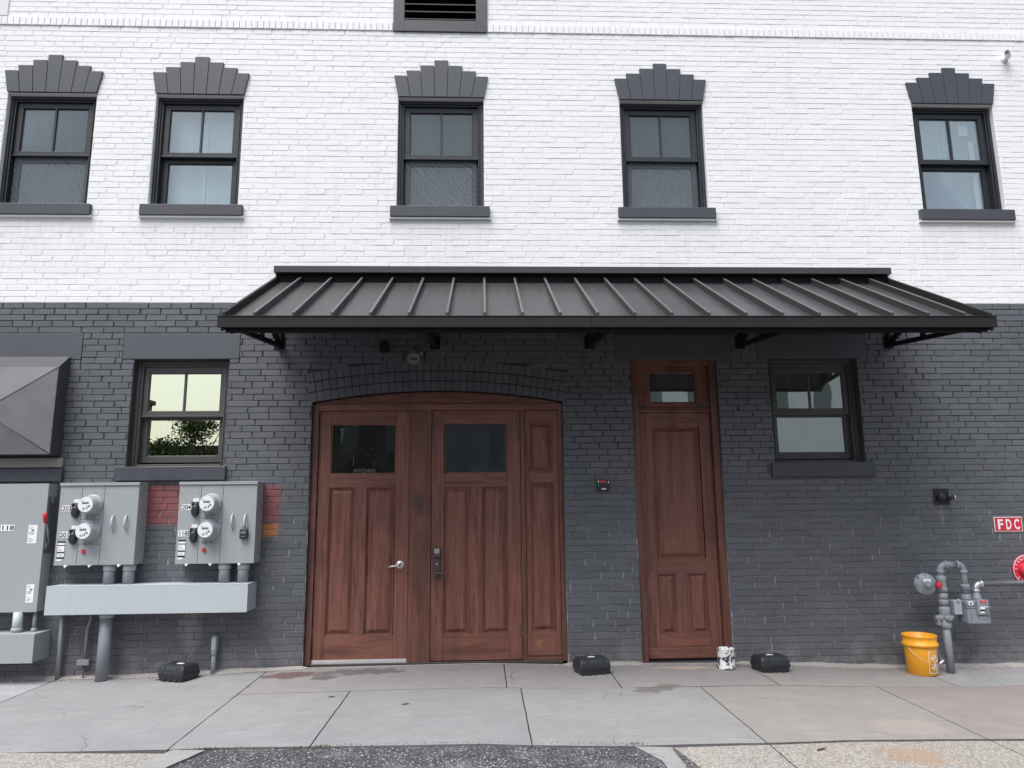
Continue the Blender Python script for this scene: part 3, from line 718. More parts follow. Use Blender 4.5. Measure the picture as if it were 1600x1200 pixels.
# keypad lock, right leaf
mb = MB(); x0 = -.503; mb.box(x0, x0+.066, LF, LF+.018, .818, 1.010, 0); mb.box(x0-.002, x0+.068, LF, LF+.038, 1.020, 1.112, 0)
mb.lathe((x0+.033, -LF-.018, .955), (0, -1, 0), [(0, .015), (.008, .014), (.010, .010)], 16, 0); 
mb.lathe((x0+.033, -LF-.018, .868), (0, -1, 0), [(0, .022), (.02, .016), (.05, .014)], 16, 0)
mb.tube([(x0+.030, -LF-.058, .868), (x0+.06, -LF-.062, .866), (x0+.11, -LF-.060, .862), (x0+.148, -LF-.054, .860)], [.013, .011, .010, .009], 12, 0)
lock = mb.build('keypad_lock', 'brzlock', right, .003)
lock['label'] = 'dark bronze keypad lock with lever handle'
mb = MB()
for i in range(3):
    for j in range(4): mb.box(x0+.010+i*.018, x0+.020+i*.018, LF+.038, LF+.0405, 1.062+j*.0115, 1.069+j*.0115)
mb.lathe((x0+.033, -LF-.0285, .955), (0, -1, 0), [(0, .008), (.004, .007)], 12)
sub_keys = mb
# (keys stay on the lock body: same sub-part depth)
mb.build('keypad_buttons', 'lab', right)
mb = MB(); mb.box(x0-.001, x0+.067, LF+.001, LF+.012, 1.010, 1.020); mb.build('lock_gap', 'ink', right)
# lettering and old tape marks on the glass
mb = MB(); og = LF-.0185
text_mesh(mb, 'KITCHEN', -1.225, 1.885, og, .036, fit=.215)
mb.build('lettering', 'etch', left); mb = MB(); mb.box(-1.49, -1.44, og, og+.0006, 2.335, 2.340); mb.box(-1.475, -1.468, og, og+.0006, 2.20, 2.335); mb.box(-1.458, -1.455, og, og+.0006, 2.25, 2.335)
mb.build('tape_mark', 'etch', left); mb = MB(); mb.box(-1.345, -1.342, og, og+.0006, 1.96, 2.05); mb.box(-1.13, -1.127, og, og+.0006, 1.95, 2.00)
mb.build('scratch_mark', 'etch', left)
# narrow door with transom light
mb = MB(); F = -.035
mb.box(1.580, 1.650, -.19, F, -.03, 3.05); mb.box(2.430, 2.500, -.19, F, -.03, 3.05); mb.box(1.650, 2.430, -.19, F, 3.0, 3.05, 1)
mb.box(1.650, 2.430, -.19, -.080, 2.495, 2.545, 1); mb.box(1.650, 2.430, -.10, -.066, 2.502, 2.520, 1); mb.box(1.650, 2.430, -.19, -.155, -.03, 3.0)
nframe = mb.build('narrow_door_frame', ['woodd', 'woodh'], building, .002); nframe['label'] = 'reddish wood frame of the narrow door with transom above'
mb = MB(); T0, T1 = 2.547, 2.998; of = -.100
mb.box(1.652, 1.790, of-.04, of, T0, T1); mb.box(2.290, 2.428, of-.04, of, T0, T1); mb.box(1.790, 2.290, of-.04, of, T0, 2.600, 1); mb.box(1.790, 2.290, of-.04, of, 2.935, T1, 1)
frame_rect(mb, 1.790, 2.290, 2.600, 2.935, .012, .012, .012, of-.03, of-.01)
mb.build('transom_sash', ['woodv', 'woodh'], nframe, .002)
mb = MB(); mb.box(1.795, 2.285, of-.026, of-.02, 2.605, 2.93); mb.build('transom_glass', 'ggl_r', nframe)
mb = MB(); mb.box(1.77, 2.31, of-.06, of-.055, 2.58, 2.95); mb.build('transom_backing', 'blackhole', nframe)
nd = leaf('narrow_door', 1.654, 2.426, -.015, 2.492, -.100, None, [(1.792, 2.295, .975, 2.344), (1.798, 1.985, .228, .822), (2.108, 2.305, .228, .822)], 'narrow reddish wooden door with one tall and two short panels', None)
mb = MB(); mb.box(1.655, 2.425, -.100, -.078, .0, .10); mb.build('bottom_rail', 'woodh', nd, .004)
mb = MB(); mb.lathe((2.055, .100, .155), (0, -1, 0), [(0, .006), (.004, .005)], 10); mb.lathe((2.02, .100, 1.62), (0, -1, 0), [(0, .005), (.003, .004)], 10); mb.build('peg', 'brass', nd)
mb = MB(); mb.box(1.56, 2.52, -.16, .0, -.075, -.030); mb.build('threshold', 'lintel', nframe, .004)
mb = MB(); mb.box(1.42, 2.66, -.02, .004, 3.051, 3.335); mb.build('lintel', 'lintel', nframe, .004)
# ------------------------------------------------------------------ awning
AX0, AX1, AO, AZ0, AZ1 = -2.200, 4.485, 1.50, 3.080, 3.900
awn = thing('awning', (1.14, 0, 3.2), 'long black standing seam metal awning over the doors', 'awning')
def az(o): return AZ1+(AZ0-AZ1)*o/AO
def slab(mb, x0, x1, o0, o1, dz0, dz1, mi=0):
    vs = [(x, -o, az(o)+d) for d in (dz0, dz1) for o in (o0, o1) for x in (x0, x1)]
    mb.add(vs, [(0, 1, 5, 4)[::-1], (2, 3, 7, 6), (0, 2, 6, 4), (1, 3, 7, 5)[::-1], (0, 1, 3, 2), (4, 5, 7, 6)[::-1]], mi)
mb = MB(); slab(mb, AX0+.01, AX1-.01, 0, AO-.01, -.03, 0); mb.build('roof_panel', 'roof', awn)
mb = MB(); slab(mb, AX0+.03, AX1-.03, 0.01, AO-.03, -.11, -.032); mb.build('underside', 'awnblk', awn)
sx = [-1.930+.3252*k for k in range(20)]
for x in sx:
    mb = MB(); slab(mb, x-.008, x+.008, .02, AO-.005, .0, .070); slab(mb, x-.012, x+.012, .02, AO-.005, .060, .074, 1); slab(mb, x-.028, x+.028, .02, AO-.01, .0, .003)
    mb.build('seam', ['roof', 'cap'], awn, .002, 1)
mb = MB(); slab(mb, AX0, AX0+.03, 0, AO+.005, -.09, .074); mb.build('rake_trim', 'fascia', awn, .003)
mb = MB(); slab(mb, AX1-.03, AX1, 0, AO+.005, -.09, .074); mb.build('rake_trim', 'fascia', awn, .003)
FX = [(-2.225, .935), (.937, 4.20), (4.202, 4.512)]
for a, b in FX:
    mb = MB(); mb.box(a, b, AO-.005, AO+.022, 3.018, 3.112); mb.box(a, b, AO-.03, AO+.028, 3.112, 3.118)
    mb.build('fascia', 'fascia', awn, .002)
mb = MB(); mb.box(AX0+.05, AX1-.06, AO-.08, AO-.02, 2.99, 3.06); mb.build('front_beam', 'awnblk', awn)
mb = MB(); mb.box(-2.205, 4.478, 0, .085, 3.988, 4.062); mb.box(-2.20, 4.475, 0, .018, 3.90, 3.988, 1); slab(mb, -2.19, 4.47, .018, .05, .001, .008, 0)  # black closure strip: shade below the flashing put into its colour
mb.build('top_flashing', ['flash', 'awnblk'], awn, .003)
for x in (-2.125, -.50, 1.14, 2.77, 4.405):
    mb = MB(); t = .022
    def strut(p, q, wd=.022):
        P, Q = Vector((x, -p[0], p[1])), Vector((x, -q[0], q[1])); d = (Q-P).normalized(); s_ = Vector((1, 0, 0)); u = d.cross(s_)
        vs = [B+s_*a*t+u*b*wd for B in (P, Q) for a in (-1, 1) for b in (-1, 1)]
        mb.add(vs, [(0, 1, 3, 2), (4, 5, 7, 6)[::-1], (0, 1, 5, 4)[::-1], (2, 3, 7, 6), (0, 2, 6, 4), (1, 3, 7, 5)[::-1]])
    strut((.025, 3.19), (.025, 3.84)); strut((.03, 3.205), (1.44, 3.045)); strut((.03, az(0)-.14), (1.44, az(1.44)-.11)); strut((.04, 3.23), (.62, az(.62)-.13)); strut((.62, 3.14), (.66, az(.66)-.13), .018)
    mb.box(x-.05, x+.05, -.005, .012, 3.17, 3.30)
    mb.build('bracket', 'awnblk', awn, .002, 1)
# things on the wall under the awning
wl_ = thing('wall_light', (-.715, 0, 3.09), 'small round grey light fixture under the awning above the double doors', 'light')
mb = MB(); mb.lathe((-.715, 0, 3.115), (0, -1, 0), [(-.01, .062), (.03, .062), (.04, .055), (.055, .03)], 20); mb.build('mounting_box', 'pvc', wl_)
mb = MB(); mb.lathe((-.715, -.05, 3.085), (0, -.85, -.5), [(0, .045), (.05, .066), (.07, .068), (.075, .06)], 24); mb.build('lamp_head', 'pipedk', wl_)
mb = MB(); mb.lathe((-.64, -.05, 3.11), (0, -1, 0), [(-.06, .012), (.03, .012), (.05, .018), (.07, .014)], 12); mb.build('sensor', 'pvc', wl_)
mb = MB()
for i, (dx, dz) in enumerate(((-.03, -.02), (.025, -.035), (0, -.045))): mb.lathe((-.715+dx, -.118, 3.047+dz*.3), (0, -.85, -.5), [(0, .012), (.006, .011)], 10)
mb.build('led', 'ink', wl_)
jb = MB(); jb.box(-1.07, -.985, 0, .09, 3.13, 3.235); jb = jb.build('junction_box', 'awnblk', None, .006)
tag(jb, 'black electrical box high under the awning left of the round light', 'electrical box')
# ------------------------------------------------------------------ alarm box between the doors
al = thing('alarm_box', (1.243, 0, 1.725), 'small black box with red top and green light between the double and narrow doors', 'alarm box')
mb = MB(); mb.box(1.178, 1.300, 0, .05, 1.672, 1.778); mb.build('case', 'black', al, .010, 3)
mb = MB(); mb.box(1.203, 1.262, .048, .056, 1.750, 1.777); mb.build('red_lens', 'red', al, .003)
mb = MB(); mb.box(1.180, 1.192, .048, .053, 1.755, 1.775); mb.box(1.215, 1.262, .048, .053, 1.683, 1.696); mb.box(1.283, 1.292, .048, .053, 1.745, 1.77); mb.build('white_marks', 'white', al)
g = N('green_indicator'); M['green'] = g.fin((.05, .45, .15), .4)
mb = MB(); mb.box(1.180, 1.188, .048, .053, 1.735, 1.747); mb.box(1.180, 1.187, .048, .053, 1.715, 1.724); mb.build('green_indicator', 'green', al)
# ------------------------------------------------------------------ hood over the left opening
hood = thing('exhaust_hood', (-4.9, 0, 2.07), 'dark sheet metal exhaust hood with pyramid front at the left edge', 'vent hood')
X0, X1, Z0, Z1, D0 = -5.62, -4.262, 2.075, 3.100, .19
mb = MB(); vs = []
fr = [(X0, D0, Z0+.004), (X1, D0, Z0), (X1, D0, 2.952), (X0, D0, 2.952)]; bk = [(X0, 0, Z0), (X1, 0, Z0), (X1, 0, Z1), (X0, 0, Z1)]
V = lambda L: [(a, -b, c) for a, b, c in L]
mb.add(V(fr)+V(bk), [(i, i+4, (i+1) % 4+4, (i+1) % 4) for i in range(4)]); mb.build('rim', 'hoodside', hood)
mb = MB(); ap = (-4.90, D0+.085, 2.50)
mb.add(V([(X0, D0, Z0), (X1-.001, D0, Z0), (X1-.001, D0, 2.952), (X0, D0, 2.952), ap]), [(0, 1, 4), (1, 2, 4), (2, 3, 4), (3, 0, 4)]); mb.build('pyramid_front', 'hood', hood)
mb = MB()
for a, b in ((1, 4), (2, 4)):
    L = V([(X0, D0, Z0), (X1-.001, D0, Z0), (X1-.001, D0, 2.952), (X0, D0, 2.952), ap]); mb.tube([L[a], L[b]], .004, 6)
mb.tube(V([(X1, D0, Z0), (X1, D0, 2.952), (X1, 0, Z1)]), .004, 6)
for i in range(6): mb.lathe((X1-.012, -D0-.002, Z0+.1+i*.15), (0, -1, 0), [(0, .005), (.003, .003)], 8)
mb.build('seam_edge', 'hoodside', hood)
mb = MB(); mb.box(-5.6, -4.225, 0, .035, 1.955, 2.050); mb.build('flange', 'hoodstrip', hood, .003)
mb = MB(); mb.box(-5.6, -4.214, -.01, .045, 1.815, 1.945); mb.build('sill', 'sill', building, .005)
# ------------------------------------------------------------------ electrical gear
def label_plate(par, x0, x1, z0, z1, o, txt=None, th=None, name='label_plate', mat='lab', bold=.02, mat2='ink', fit=.85):
    m2 = MB(); m2.box(x0, x1, o-.001, o+.0018, z0, z1, 0)
    if txt: text_mesh(m2, txt, (x0+x1)/2, z0+((z1-z0)-th)/2, o+.0025, th, 1, fit=(x1-x0)*fit, bold=bold)
    return m2.build(name, [mat, mat2], par)
def warn_label(par, x, z, o):
    m2 = MB(); m2.box(x, x+.072, o, o+.0015, z+.02, z+.185, 1)
    for (a, b, c, d) in ((.002, .07, .150, .168), (.003, .069, .085, .140), (.003, .069, .036, .070)): m2.box(x+a, x+b, o+.0015, o+.0025, z+c, z+d, 0)
    m2.box(x+.0, x+.05, o, o+.0015, z, z+.016, 0)
    for k in range(3):
        m2.box(x+.01, x+.05-.01*k, o+.0025, o+.003, z+.096+k*.013, z+.099+k*.013, 1); m2.box(x+.012, x+.055, o+.0025, o+.003, z+.043+k*.008, z+.0445+k*.008, 1)
    m2.build('warning_label', ['lab', 'ink'], par)
def meter_bank(x0, label, numbers):
    W_, D_, zt, zb = .755, .20, 1.790, 1.003
    t = thing('meter_bank', (x0+W_/2, 0, zb), label, 'electric meter box')
    mb = MB(); mb.box(x0, x0+W_, 0, D_-.008, zb, zt-.012); mb.box(x0-.004, x0+W_+.004, 0, D_+.012, zt-.012, zt); mb.box(x0-.004, x0+W_+.004, D_+.006, D_+.012, zt-.028, zt-.012)
    mb.build('cabinet', 'box', t, .003)
    c1, c2 = x0+.212, x0+.425; zc = zt-.028; H = zc-zb
    def cover(a, b, c, d): m2 = MB(); m2.box(a+.0018, b-.0018, D_-.008, D_, c+.0015, d-.0015); m2.build('cover', 'box', t, .0025)
    cover(x0, c1, zb, zc); cover(c1, c2, zc-.43*H, zc); cover(c1, c2, zc-.74*H, zc-.43*H); cover(c1, c2, zb, zc-.74*H); cover(c2, x0+W_, zb, zc)
    for k, f in enumerate((.245, .575)):
        cx, cz = x0+.320, zc-f*H
        mb = MB(); mb.lathe((cx, -D_, cz), (0, -1, 0), [(0, .100), (.012, .100), (.018, .094), (.020, .086), (.030, .086), (.034, .083), (.085, .081), (.12, .078), (.132, .073), (.134, .070)], 36)
        mb.tube([(cx+.088*math.cos(a), -D_-.030, cz+.088*math.sin(a)) for a in [i*math.pi/16 for i in range(33)]], .006, 8)
        met = mb.build('meter', 'pvcl', t)
        mb = MB(); o = D_+.1345; mb.lathe((cx, -o+.001, cz), (0, -1, 0), [(0, .069), (.002, .068)], 36, 0)
        o += .0015; mb.box(cx-.032, cx+.032, o, o+.001, cz+.008, cz+.026, 1); mb.box(cx-.030, cx+.004, o, o+.001, cz-.038, cz-.034, 1); mb.box(cx-.026, cx+.0, o, o+.001, cz-.047, cz-.044, 1); mb.box(cx-.02, cx+.004, o, o+.001, cz-.028, cz-.026, 1)
        mb.box(cx+.014, cx+.022, o, o+.001, cz-.042, cz-.016, 2); mb.box(cx+.027, cx+.045, o, o+.001, cz-.022, cz-.004, 1); mb.box(cx-.045, cx-.02, o, o+.001, cz+.034, cz+.037, 1)
        mb.build('meter_face', ['white', 'lcd', 'ink'], met)
        mb = MB(); mb.tube([(cx-.07, -D_-.01, cz-.115), (cx-.03, -D_-.03, cz-.105), (cx+.01, -D_-.03, cz-.108), (cx+.03, -D_-.01, cz-.118)], .004, 6); mb.box(cx-.055, cx-.035, D_, D_+.012, cz-.128, cz-.112); mb.build('meter_seal', 'pvc', met)
        # black breaker cover
        bx, bz = x0+.168, zc-(f+.085)*H
        mb = MB(); mb.lathe((bx, -D_, bz), (0, -1, 0), [(0, .037), (.022, .037), (.036, .032), (.044, .022)], 20)
        mb.v = [(x, y, bz+(z-bz)*1.65) for x, y, z in mb.v]; mb.box(bx-.034, bx-.014, D_, D_+.034, bz+.045, bz+.082); mb.box(bx+.014, bx+.034, D_, D_+.034, bz+.045, bz+.082)
        mb.box(bx-.018, bx+.018, D_+.040, D_+.046, bz-.048, bz-.043)
        mb.build('breaker_cover', 'black', t, .004)
        mb = MB(); mb.box(bx-.028, bx+.028, D_, D_+.003, bz+.086, bz+.118); mb.build('blank_tag', 'lab', t)
        s_, wd = numbers[k]
        label_plate(t, x0+.034-(wd-.092)*.6, x0+.034-(wd-.092)*.6+wd, bz+.005, bz+.062, D_, s_, .042, 'number_plate', fit=.90)
    warn_label(t, x0+.022, zb+.045, D_)
    for hx in (x0+.530, x0+.655):
        zz = zc-.475*H; mb = MB()
        mb.tube([(hx, -D_-.002, zz+.068), (hx, -D_-.03, zz+.05), (hx, -D_-.034, zz), (hx, -D_-.03, zz-.05), (hx, -D_-.002, zz-.062)], [.006, .010, .012, .010, .006], 10)
        mb.lathe((hx, -D_, zz+.078), (0, -1, 0), [(0, .009), (.005, .008)], 10); mb.lathe((hx, -D_, zz-.078), (0, -1, 0), [(0, .009), (.005, .008)], 10); mb.build('pull_handle', 'galv', t)
    mb = MB()
    for fx in (.15, .45, .815):
        cx = x0+W_*fx; mb.tube([(cx-.010, -D_-.004, zb-.002), (cx, -D_-.010, zb-.020), (cx+.010, -D_-.004, zb-.002)], .004, 6)
        mb.box(cx-.014, cx+.014, D_-.02, D_+.004, zb-.010, zb+.004)
    mb.build('latch', 'white', t)
    mb = MB()
    for (a, b) in ((.02, .10), (.19, .10), (.40, .10), (.445, .10), (.73, .10), (.02, .68), (.43, .68), (.735, .68), (.40, .04)): mb.lathe((x0+a, -D_, zc-b*H), (0, -1, 0), [(0, .006), (.003, .005)], 8)
    mb.build('screw', 'shiny', t)
    cz = zc-.83*H; mb = MB(); mb.box(x0+.258, x0+.280, D_, D_+.015, cz-.012, cz+.022); mb.box(x0+.270, x0+.290, D_, D_+.012, cz-.022, cz+.008); mb.build('red_seal', 'red', t, .002)
    return t
mb1 = meter_bank(-4.120, 'grey electric meter cabinet numbered 203 and 201 with two round meters', (('203', .092), ('201', .092)))
mb2 = meter_bank(-2.978, 'grey electric meter cabinet numbered 204 and 118B with a key box hanging on it', (('204', .092), ('118B', .118)))
# key lock box hanging on the right handle
lb = thing('lock_box', (-2.32, -.23, 1.27), 'small black key lock box hanging from a handle of the 118B cabinet', 'lock box')
mb = MB(); mb.box(-2.362, -2.288, .205, .245, 1.235, 1.330); mb.build('body', 'black', lb, .008, 3)
mb = MB(); mb.tube([(-2.345, -.225, 1.325), (-2.345, -.225, 1.36)]+[(-2.325+.020*math.cos(a), -.225, 1.362+.020*math.sin(a)) for a in [math.pi-i*math.pi/6 for i in range(7)]]+[(-2.305, -.225, 1.325)], .005, 8); mb.build('shackle', 'steel', lb)
mb = MB(); mb.box(-2.350, -2.300, .245, .248, 1.285, 1.310); mb.box(-2.345, -2.305, .245, .248, 1.255, 1.263); mb.build('dial_window', 'lcd', lb)
# cabinet 118
cb = thing('switch_cabinet', (-4.7, 0, .57), 'large grey switch cabinet numbered 118 with a red side lever', 'electrical cabinet')
mb = MB(); mb.box(-5.50, -4.262, 0, .140, .575, 1.785); mb.build('cabinet', 'box', cb, .003)
mb = MB(); mb.box(-5.505, -4.262, .141, .153, .572, 1.788); mb.build('door', 'box', cb, .003)
mb = MB(); mb.box(-4.261, -4.254, .02, .145, 1.12, 1.66); mb.lathe((-4.261, -.09, 1.18), (1, 0, 0), [(0, .05), (.02, .05), (.025, .04)], 20); mb.box(-4.26, -4.247, .05, .14, 1.15, 1.45)
mb.build('lever_plate', 'pipedk', cb, .003)
mb = MB(); mb.tube([(-4.245, -.09, 1.18), (-4.235, -.14, 1.32), (-4.235, -.19, 1.44)], .009, 8); mb.build('lever_arm', 'pvc', cb)
mb = MB(); mb.tube([(-4.237, -.19, 1.41), (-4.237, -.225, 1.50)], .019, 10); mb.build('lever_grip', 'red', cb)
label_plate(cb, -4.680, -4.550, 1.335, 1.395, .153, '118', .042, 'number_plate')
for (xa, xb, za, zb_) in ((-4.415, -4.330, 1.215, 1.390), (-4.375, -4.305, .660, .830)):
    mb = MB(); mb.box(xa, xb, .153, .1545, za, zb_, 0)
    h = zb_-za
    for k, (f, ln) in enumerate(((.90, .6), (.82, .4), (.62, .8), (.56, .7), (.50, .75), (.28, .5), (.20, .8), (.12, .6))): mb.box(xa+.008, xa+.008+(xb-xa-.016)*ln, .1545, .155, za+f*h-.004, za+f*h, 1)
    mb.box(xa+.03, xa+.055, .1545, .155, za+.66*h, za+.76*h, 1)
    mb.build('warning_label', ['lab', 'lcd'], cb)
mb = MB(); mb.box(-4.262, -4.250, .06, .10, 1.60, 1.66); mb.box(-4.262, -4.250, .06, .09, .66, .70); mb.build('hinge_bolt', 'pvc', cb)
# troughs
tr = thing('wiring_trough', (-3.16, 0, .55), 'long pale grey wiring trough under the two meter cabinets', 'cable trough')
mb = MB(); mb.box(-4.115, -2.245, 0, .265, .560, .812); mb.build('body', 'galv', tr, .002)
mb = MB(); mb.box(-4.118, -2.242, .265, .280, .556, .822); mb.box(-4.118, -2.242, 0, .280, .812, .818); mb.build('cover', 'galv', tr, .0025)
mb = MB()
for x in (-3.86, -3.3, -2.8, -2.32): mb.lathe((x, -.272, .555), (0, 0, -1), [(0, .006), (.006, .005)], 8)
mb.build('screw', 'pvc', tr)
t2 = thing('wiring_trough', (-4.7, 0, .13), 'short grey wiring trough low at the left edge below the 118 cabinet', 'cable trough')
mb = MB(); mb.box(-5.5, -4.192, 0, .262, .134, .388); mb.build('body', 'box', t2, .002)
mb = MB(); mb.box(-5.5, -4.186, .262, .275, .130, .392); mb.build('cover', 'box', t2, .0025)
# conduits
def conduit(x, o, z0, z1, r, label, mat='pvc', collar_top=True, bend=None, collars=()):
    t = thing('conduit', (x, -o, z0), label, 'conduit')
    mb = MB(); pts = bend if bend else [(x, -o, z0), (x, -o, z1)]; mb.tube(pts, r, 20); mb.build('pipe', mat, t)
    for (za, zb_) in collars:
        mb = MB(); mb.lathe((x, -o, za), (0, 0, 1), [(0, r+.001), (.003, r+.007), (zb_-za-.003, r+.007), (zb_-za, r+.001)], 20, cap=False); mb.build('collar', 'pvcl', t)
    return t
conduit(-3.625, .12, .818, 1.003, .052, 'thick grey conduit stub below the 201 meter cabinet, left one', collars=((.945, 1.002),))
conduit(-3.440, .12, .818, 1.003, .052, 'thick grey conduit stub below the 201 meter cabinet, right one', collars=((.945, 1.002),))
conduit(-3.525, .05, .818, 1.003, .014, 'thin dark conduit between the two stubs below the 201 meter cabinet', 'pipedk')
conduit(-2.525, .12, .818, 1.003, .052, 'thick grey conduit stub below the 118B meter cabinet, left one', collars=((.945, 1.002),))
conduit(-2.345, .12, .818, 1.003, .052, 'thick grey conduit stub below the 118B meter cabinet, right one', collars=((.945, 1.002),))
conduit(-2.435, .05, .818, 1.003, .014, 'thin dark conduit between the two stubs below the 118B meter cabinet', 'pipedk')
conduit(-3.606, .14, -.09, .556, .057, 'thick grey conduit from the long trough down to the pavement', collars=((.51, .552),))
conduit(-4.066, .05, -.09, .556, .022, 'thin grey conduit at the left end of the long trough')
conduit(-4.435, .14, .388, .574, .042, 'pale conduit stub between the 118 cabinet and the low trough', 'galv', collars=((.40, .43),))
conduit(-4.300, .10, .388, .574, .018, 'thin conduit stub beside the pale one below the 118 cabinet', 'pvc', collars=((.39, .42),))
cj = thing('conduit_with_box', (-3.81, -.05, .1), 'thin grey conduit bending down to a small square box near the pavement', 'conduit')
mb = MB(); mb.tube([(-3.80, -.05, .556), (-3.80, -.05, .47), (-3.812, -.05, .43), (-3.824, -.05, .39), (-3.824, -.05, .125)], .016, 12); mb.build('pipe', 'pvc', cj)
mb = MB(); mb.box(-3.888, -3.772, .02, .075, .062, .118); mb.build('box', 'pvc', cj, .006)
mb = MB(); mb.tube([(-3.83, -.04, .07), (-3.83, -.04, -.09)], .006, 8); mb.build('wire', 'pipedk', cj)
lbt = thing('conduit_stub', (-2.60, -.05, -.05), 'short grey conduit with an elbow fitting rising by the wall beside the black box', 'conduit')
mb = MB(); mb.tube([(-2.602, -.06, -.09), (-2.602, -.06, .20)], .022, 16); mb.lathe((-2.602, -.06, .13), (0, 0, 1), [(0, .023), (.004, .027), (.05, .027), (.054, .023)], 16); mb.build('pipe', 'pvc', lbt)
mb = MB(); mb.box(-2.632, -2.572, .0, .085, .165, .315); mb.build('elbow_fitting', 'pvc', lbt, .020, 4)
mb = MB(); mb.box(-2.622, -2.582, .085, .089, .185, .295); mb.build('fitting_cover', 'pvcl', lbt, .003)
# ------------------------------------------------------------------ gas meter
gm = thing('gas_meter', (4.75, -.25, .3), 'grey gas meter with looped pipes and round regulator by the right wall', 'gas meter')
rx, ro = 4.530, .28
mb = MB()
mb.tube([(rx, ro*-1, -.14), (rx, -ro, .42)], .036, 18)
mb.build('riser_pipe', 'gas', gm)
mb = MB(); A = -ro
mb.tube([(rx, A, .40), (rx, A, .84)]+arc_pts((rx, A, .84), (rx, A, .905), (rx+.065, A, .905))+[(rx+.18, A, .905)]+arc_pts((rx+.175, A, .905), (rx+.235, A, .905), (rx+.235, A, .845))+[(rx+.235, A, .58)], .030, 16)
for (c, ax, prof) in (((rx, A, .30), (0, 0, 1), [(0, .04), (.01, .052), (.05, .055), (.06, .044), (.10, .040), (.14, .05), (.19, .052), (.21, .04)]),
                      ((rx, A, .52), (0, 0, 1), [(0, .036), (.005, .045), (.05, .045), (.055, .038), (.06, .038), (.065, .046), (.11, .046), (.115, .036)]),
                      ((rx, A, .645), (0, 0, 1), [(0, .036), (.01, .050), (.03, .050), (.045, .042), (.10, .042), (.115, .048), (.15, .048), (.155, .034)]),
                      ((rx, A, .825), (0, 0, 1), [(0, .034), (.004, .040), (.03, .040), (.034, .034)]), ((rx+.045, A, .905), (1, 0, 0), [(0, .034), (.004, .040), (.025, .040), (.029, .034)]),
                      ((rx+.165, A, .905), (1, 0, 0), [(0, .034), (.004, .040), (.025, .040), (.029, .034)]), ((rx+.235, A, .82), (0, 0, 1), [(0, .034), (.004, .040), (.03, .040), (.034, .034)]),
                      ((rx+.235, A, .66), (0, 0, 1), [(0, .034), (.006, .042), (.04, .044), (.05, .044), (.056, .034)]), ((rx+.235, A, .565), (0, 0, 1), [(0, .046), (.02, .048), (.035, .042), (.05, .042), (.055, .034)])):
    mb.lathe(c, ax, prof, 18)
mb.build('inlet_loop', 'gas', gm)
mb = MB(); mb.lathe((rx-.05, A, .40), (-1, 0, 0), [(-.03, .03), (.02, .03), (.025, .022), (.05, .022)], 12); mb.lathe((rx, A-.03, .40), (0, -1, 0), [(0, .03), (.03, .03), (.035, .02), (.05, .02)], 10); mb.box(rx-.085, rx-.06, ro-.03, ro+.02, .33, .39); mb.lathe((rx+.02, A, .40), (1, 0, 0), [(0, .035), (.03, .035), (.035, .028), (.055, .028)], 6)
mb.build('shutoff_valve', 'gas', gm, .002)
mb = MB(); mb.lathe((rx-.155, A+.02, .720), (-.18, -1, .10), [(-.05, .04), (-.02, .09), (-.004, .105), (.012, .106), (.02, .098), (.035, .075), (.055, .035), (.07, .03), (.085, .028)], 32)
mb.tube([(rx-.06, A, .705), (rx, A, .705)], .035, 14)
for k in range(8):
    a = k*math.pi/4; mb.lathe((rx-.155+.098*math.cos(a), A+.012, .720+.098*math.sin(a)), (-.18, -1, .1), [(-.01, .007), (.018, .007)], 6)
mb.build('regulator', 'gas', gm)
mb = MB(); mb.lathe((rx-.055, A-.03, .715), (-.2, -1, 0), [(-.02, .028), (.04, .028), (.045, .022)], 16); mb.build('red_cap', 'red', gm)
mb = MB(); mb.box(rx-.20, rx-.13, ro+.028, ro+.040, .742, .772); mb.build('regulator_label', 'lab', gm)
# meter body
mb = MB(); x0, x1 = 4.700, 4.930
mb.box(x0, x1, .20, .375, .345, .510); mb.box(x0+.005, x1-.005, .205, .37, .510, .568)
mb.build('meter_body', 'gas', gm, .018, 4)
mb = MB(); mb.box(x0-.005, x1+.008, .195, .382, .500, .512); mb.box(x1-.01, x1+.02, .25, .32, .47, .51); mb.box(x0+.03, x0+.036, .37, .380, .35, .50); mb.build('body_flange', 'gas', gm, .003)
mb = MB(); mb.box(x0+.090, x0+.205, .370, .405, .435, .580); mb.build('index_box', 'gas', gm, .012, 3)
mb = MB(); o = .406
mb.box(x0+.108, x0+.190, o, o+.002, .490, .515, 0); mb.box(x0+.108, x0+.150, o, o+.002, .455, .470, 0); mb.box(x0+.108, x0+.190, o, o+.001, .470, .490, 1); mb.build('index_dial', ['lab', 'ink'], gm); mb = MB(); mb.box(x0+.155, x0+.192, o, o+.003, .462, .508, 0); mb.build('index_badge', 'lcd', gm); mb = MB()
mb.box(x0+.115, x0+.175, o-.004, o+.002, .552, .575, 3)
M['bluel'] = m_plain('blue_label', (.06, .12, .28), .4)
text_mesh(mb, '7 01', x0+.145, .557, o+.003, .014, 0); mb.build('red_label', ['lab', 'ink', 'bluel', 'signred'], gm)
mb = MB(); mb.box(x0+.11, x0+.185, .376, .380, .395, .425, 0); text_mesh(mb, '1583', x0+.147, .403, .381, .016, 1); mb.build('number_tag', ['pvcl', 'pvc'], gm)
mb = MB(); mb.box(x0+.02, x0+.065, .371, .376, .525, .562, 0); mb.box(x0+.034, x0+.05, .3765, .377, .532, .552, 1); mb.build('white_label', ['lab', 'ink'], gm)
mb = MB(); mb.box(4.612, 4.692, .22, .32, .430, .565); mb.box(4.635, 4.665, .32, .335, .55, .58); mb.build('tee_box', 'pvcl', gm, .012, 3)
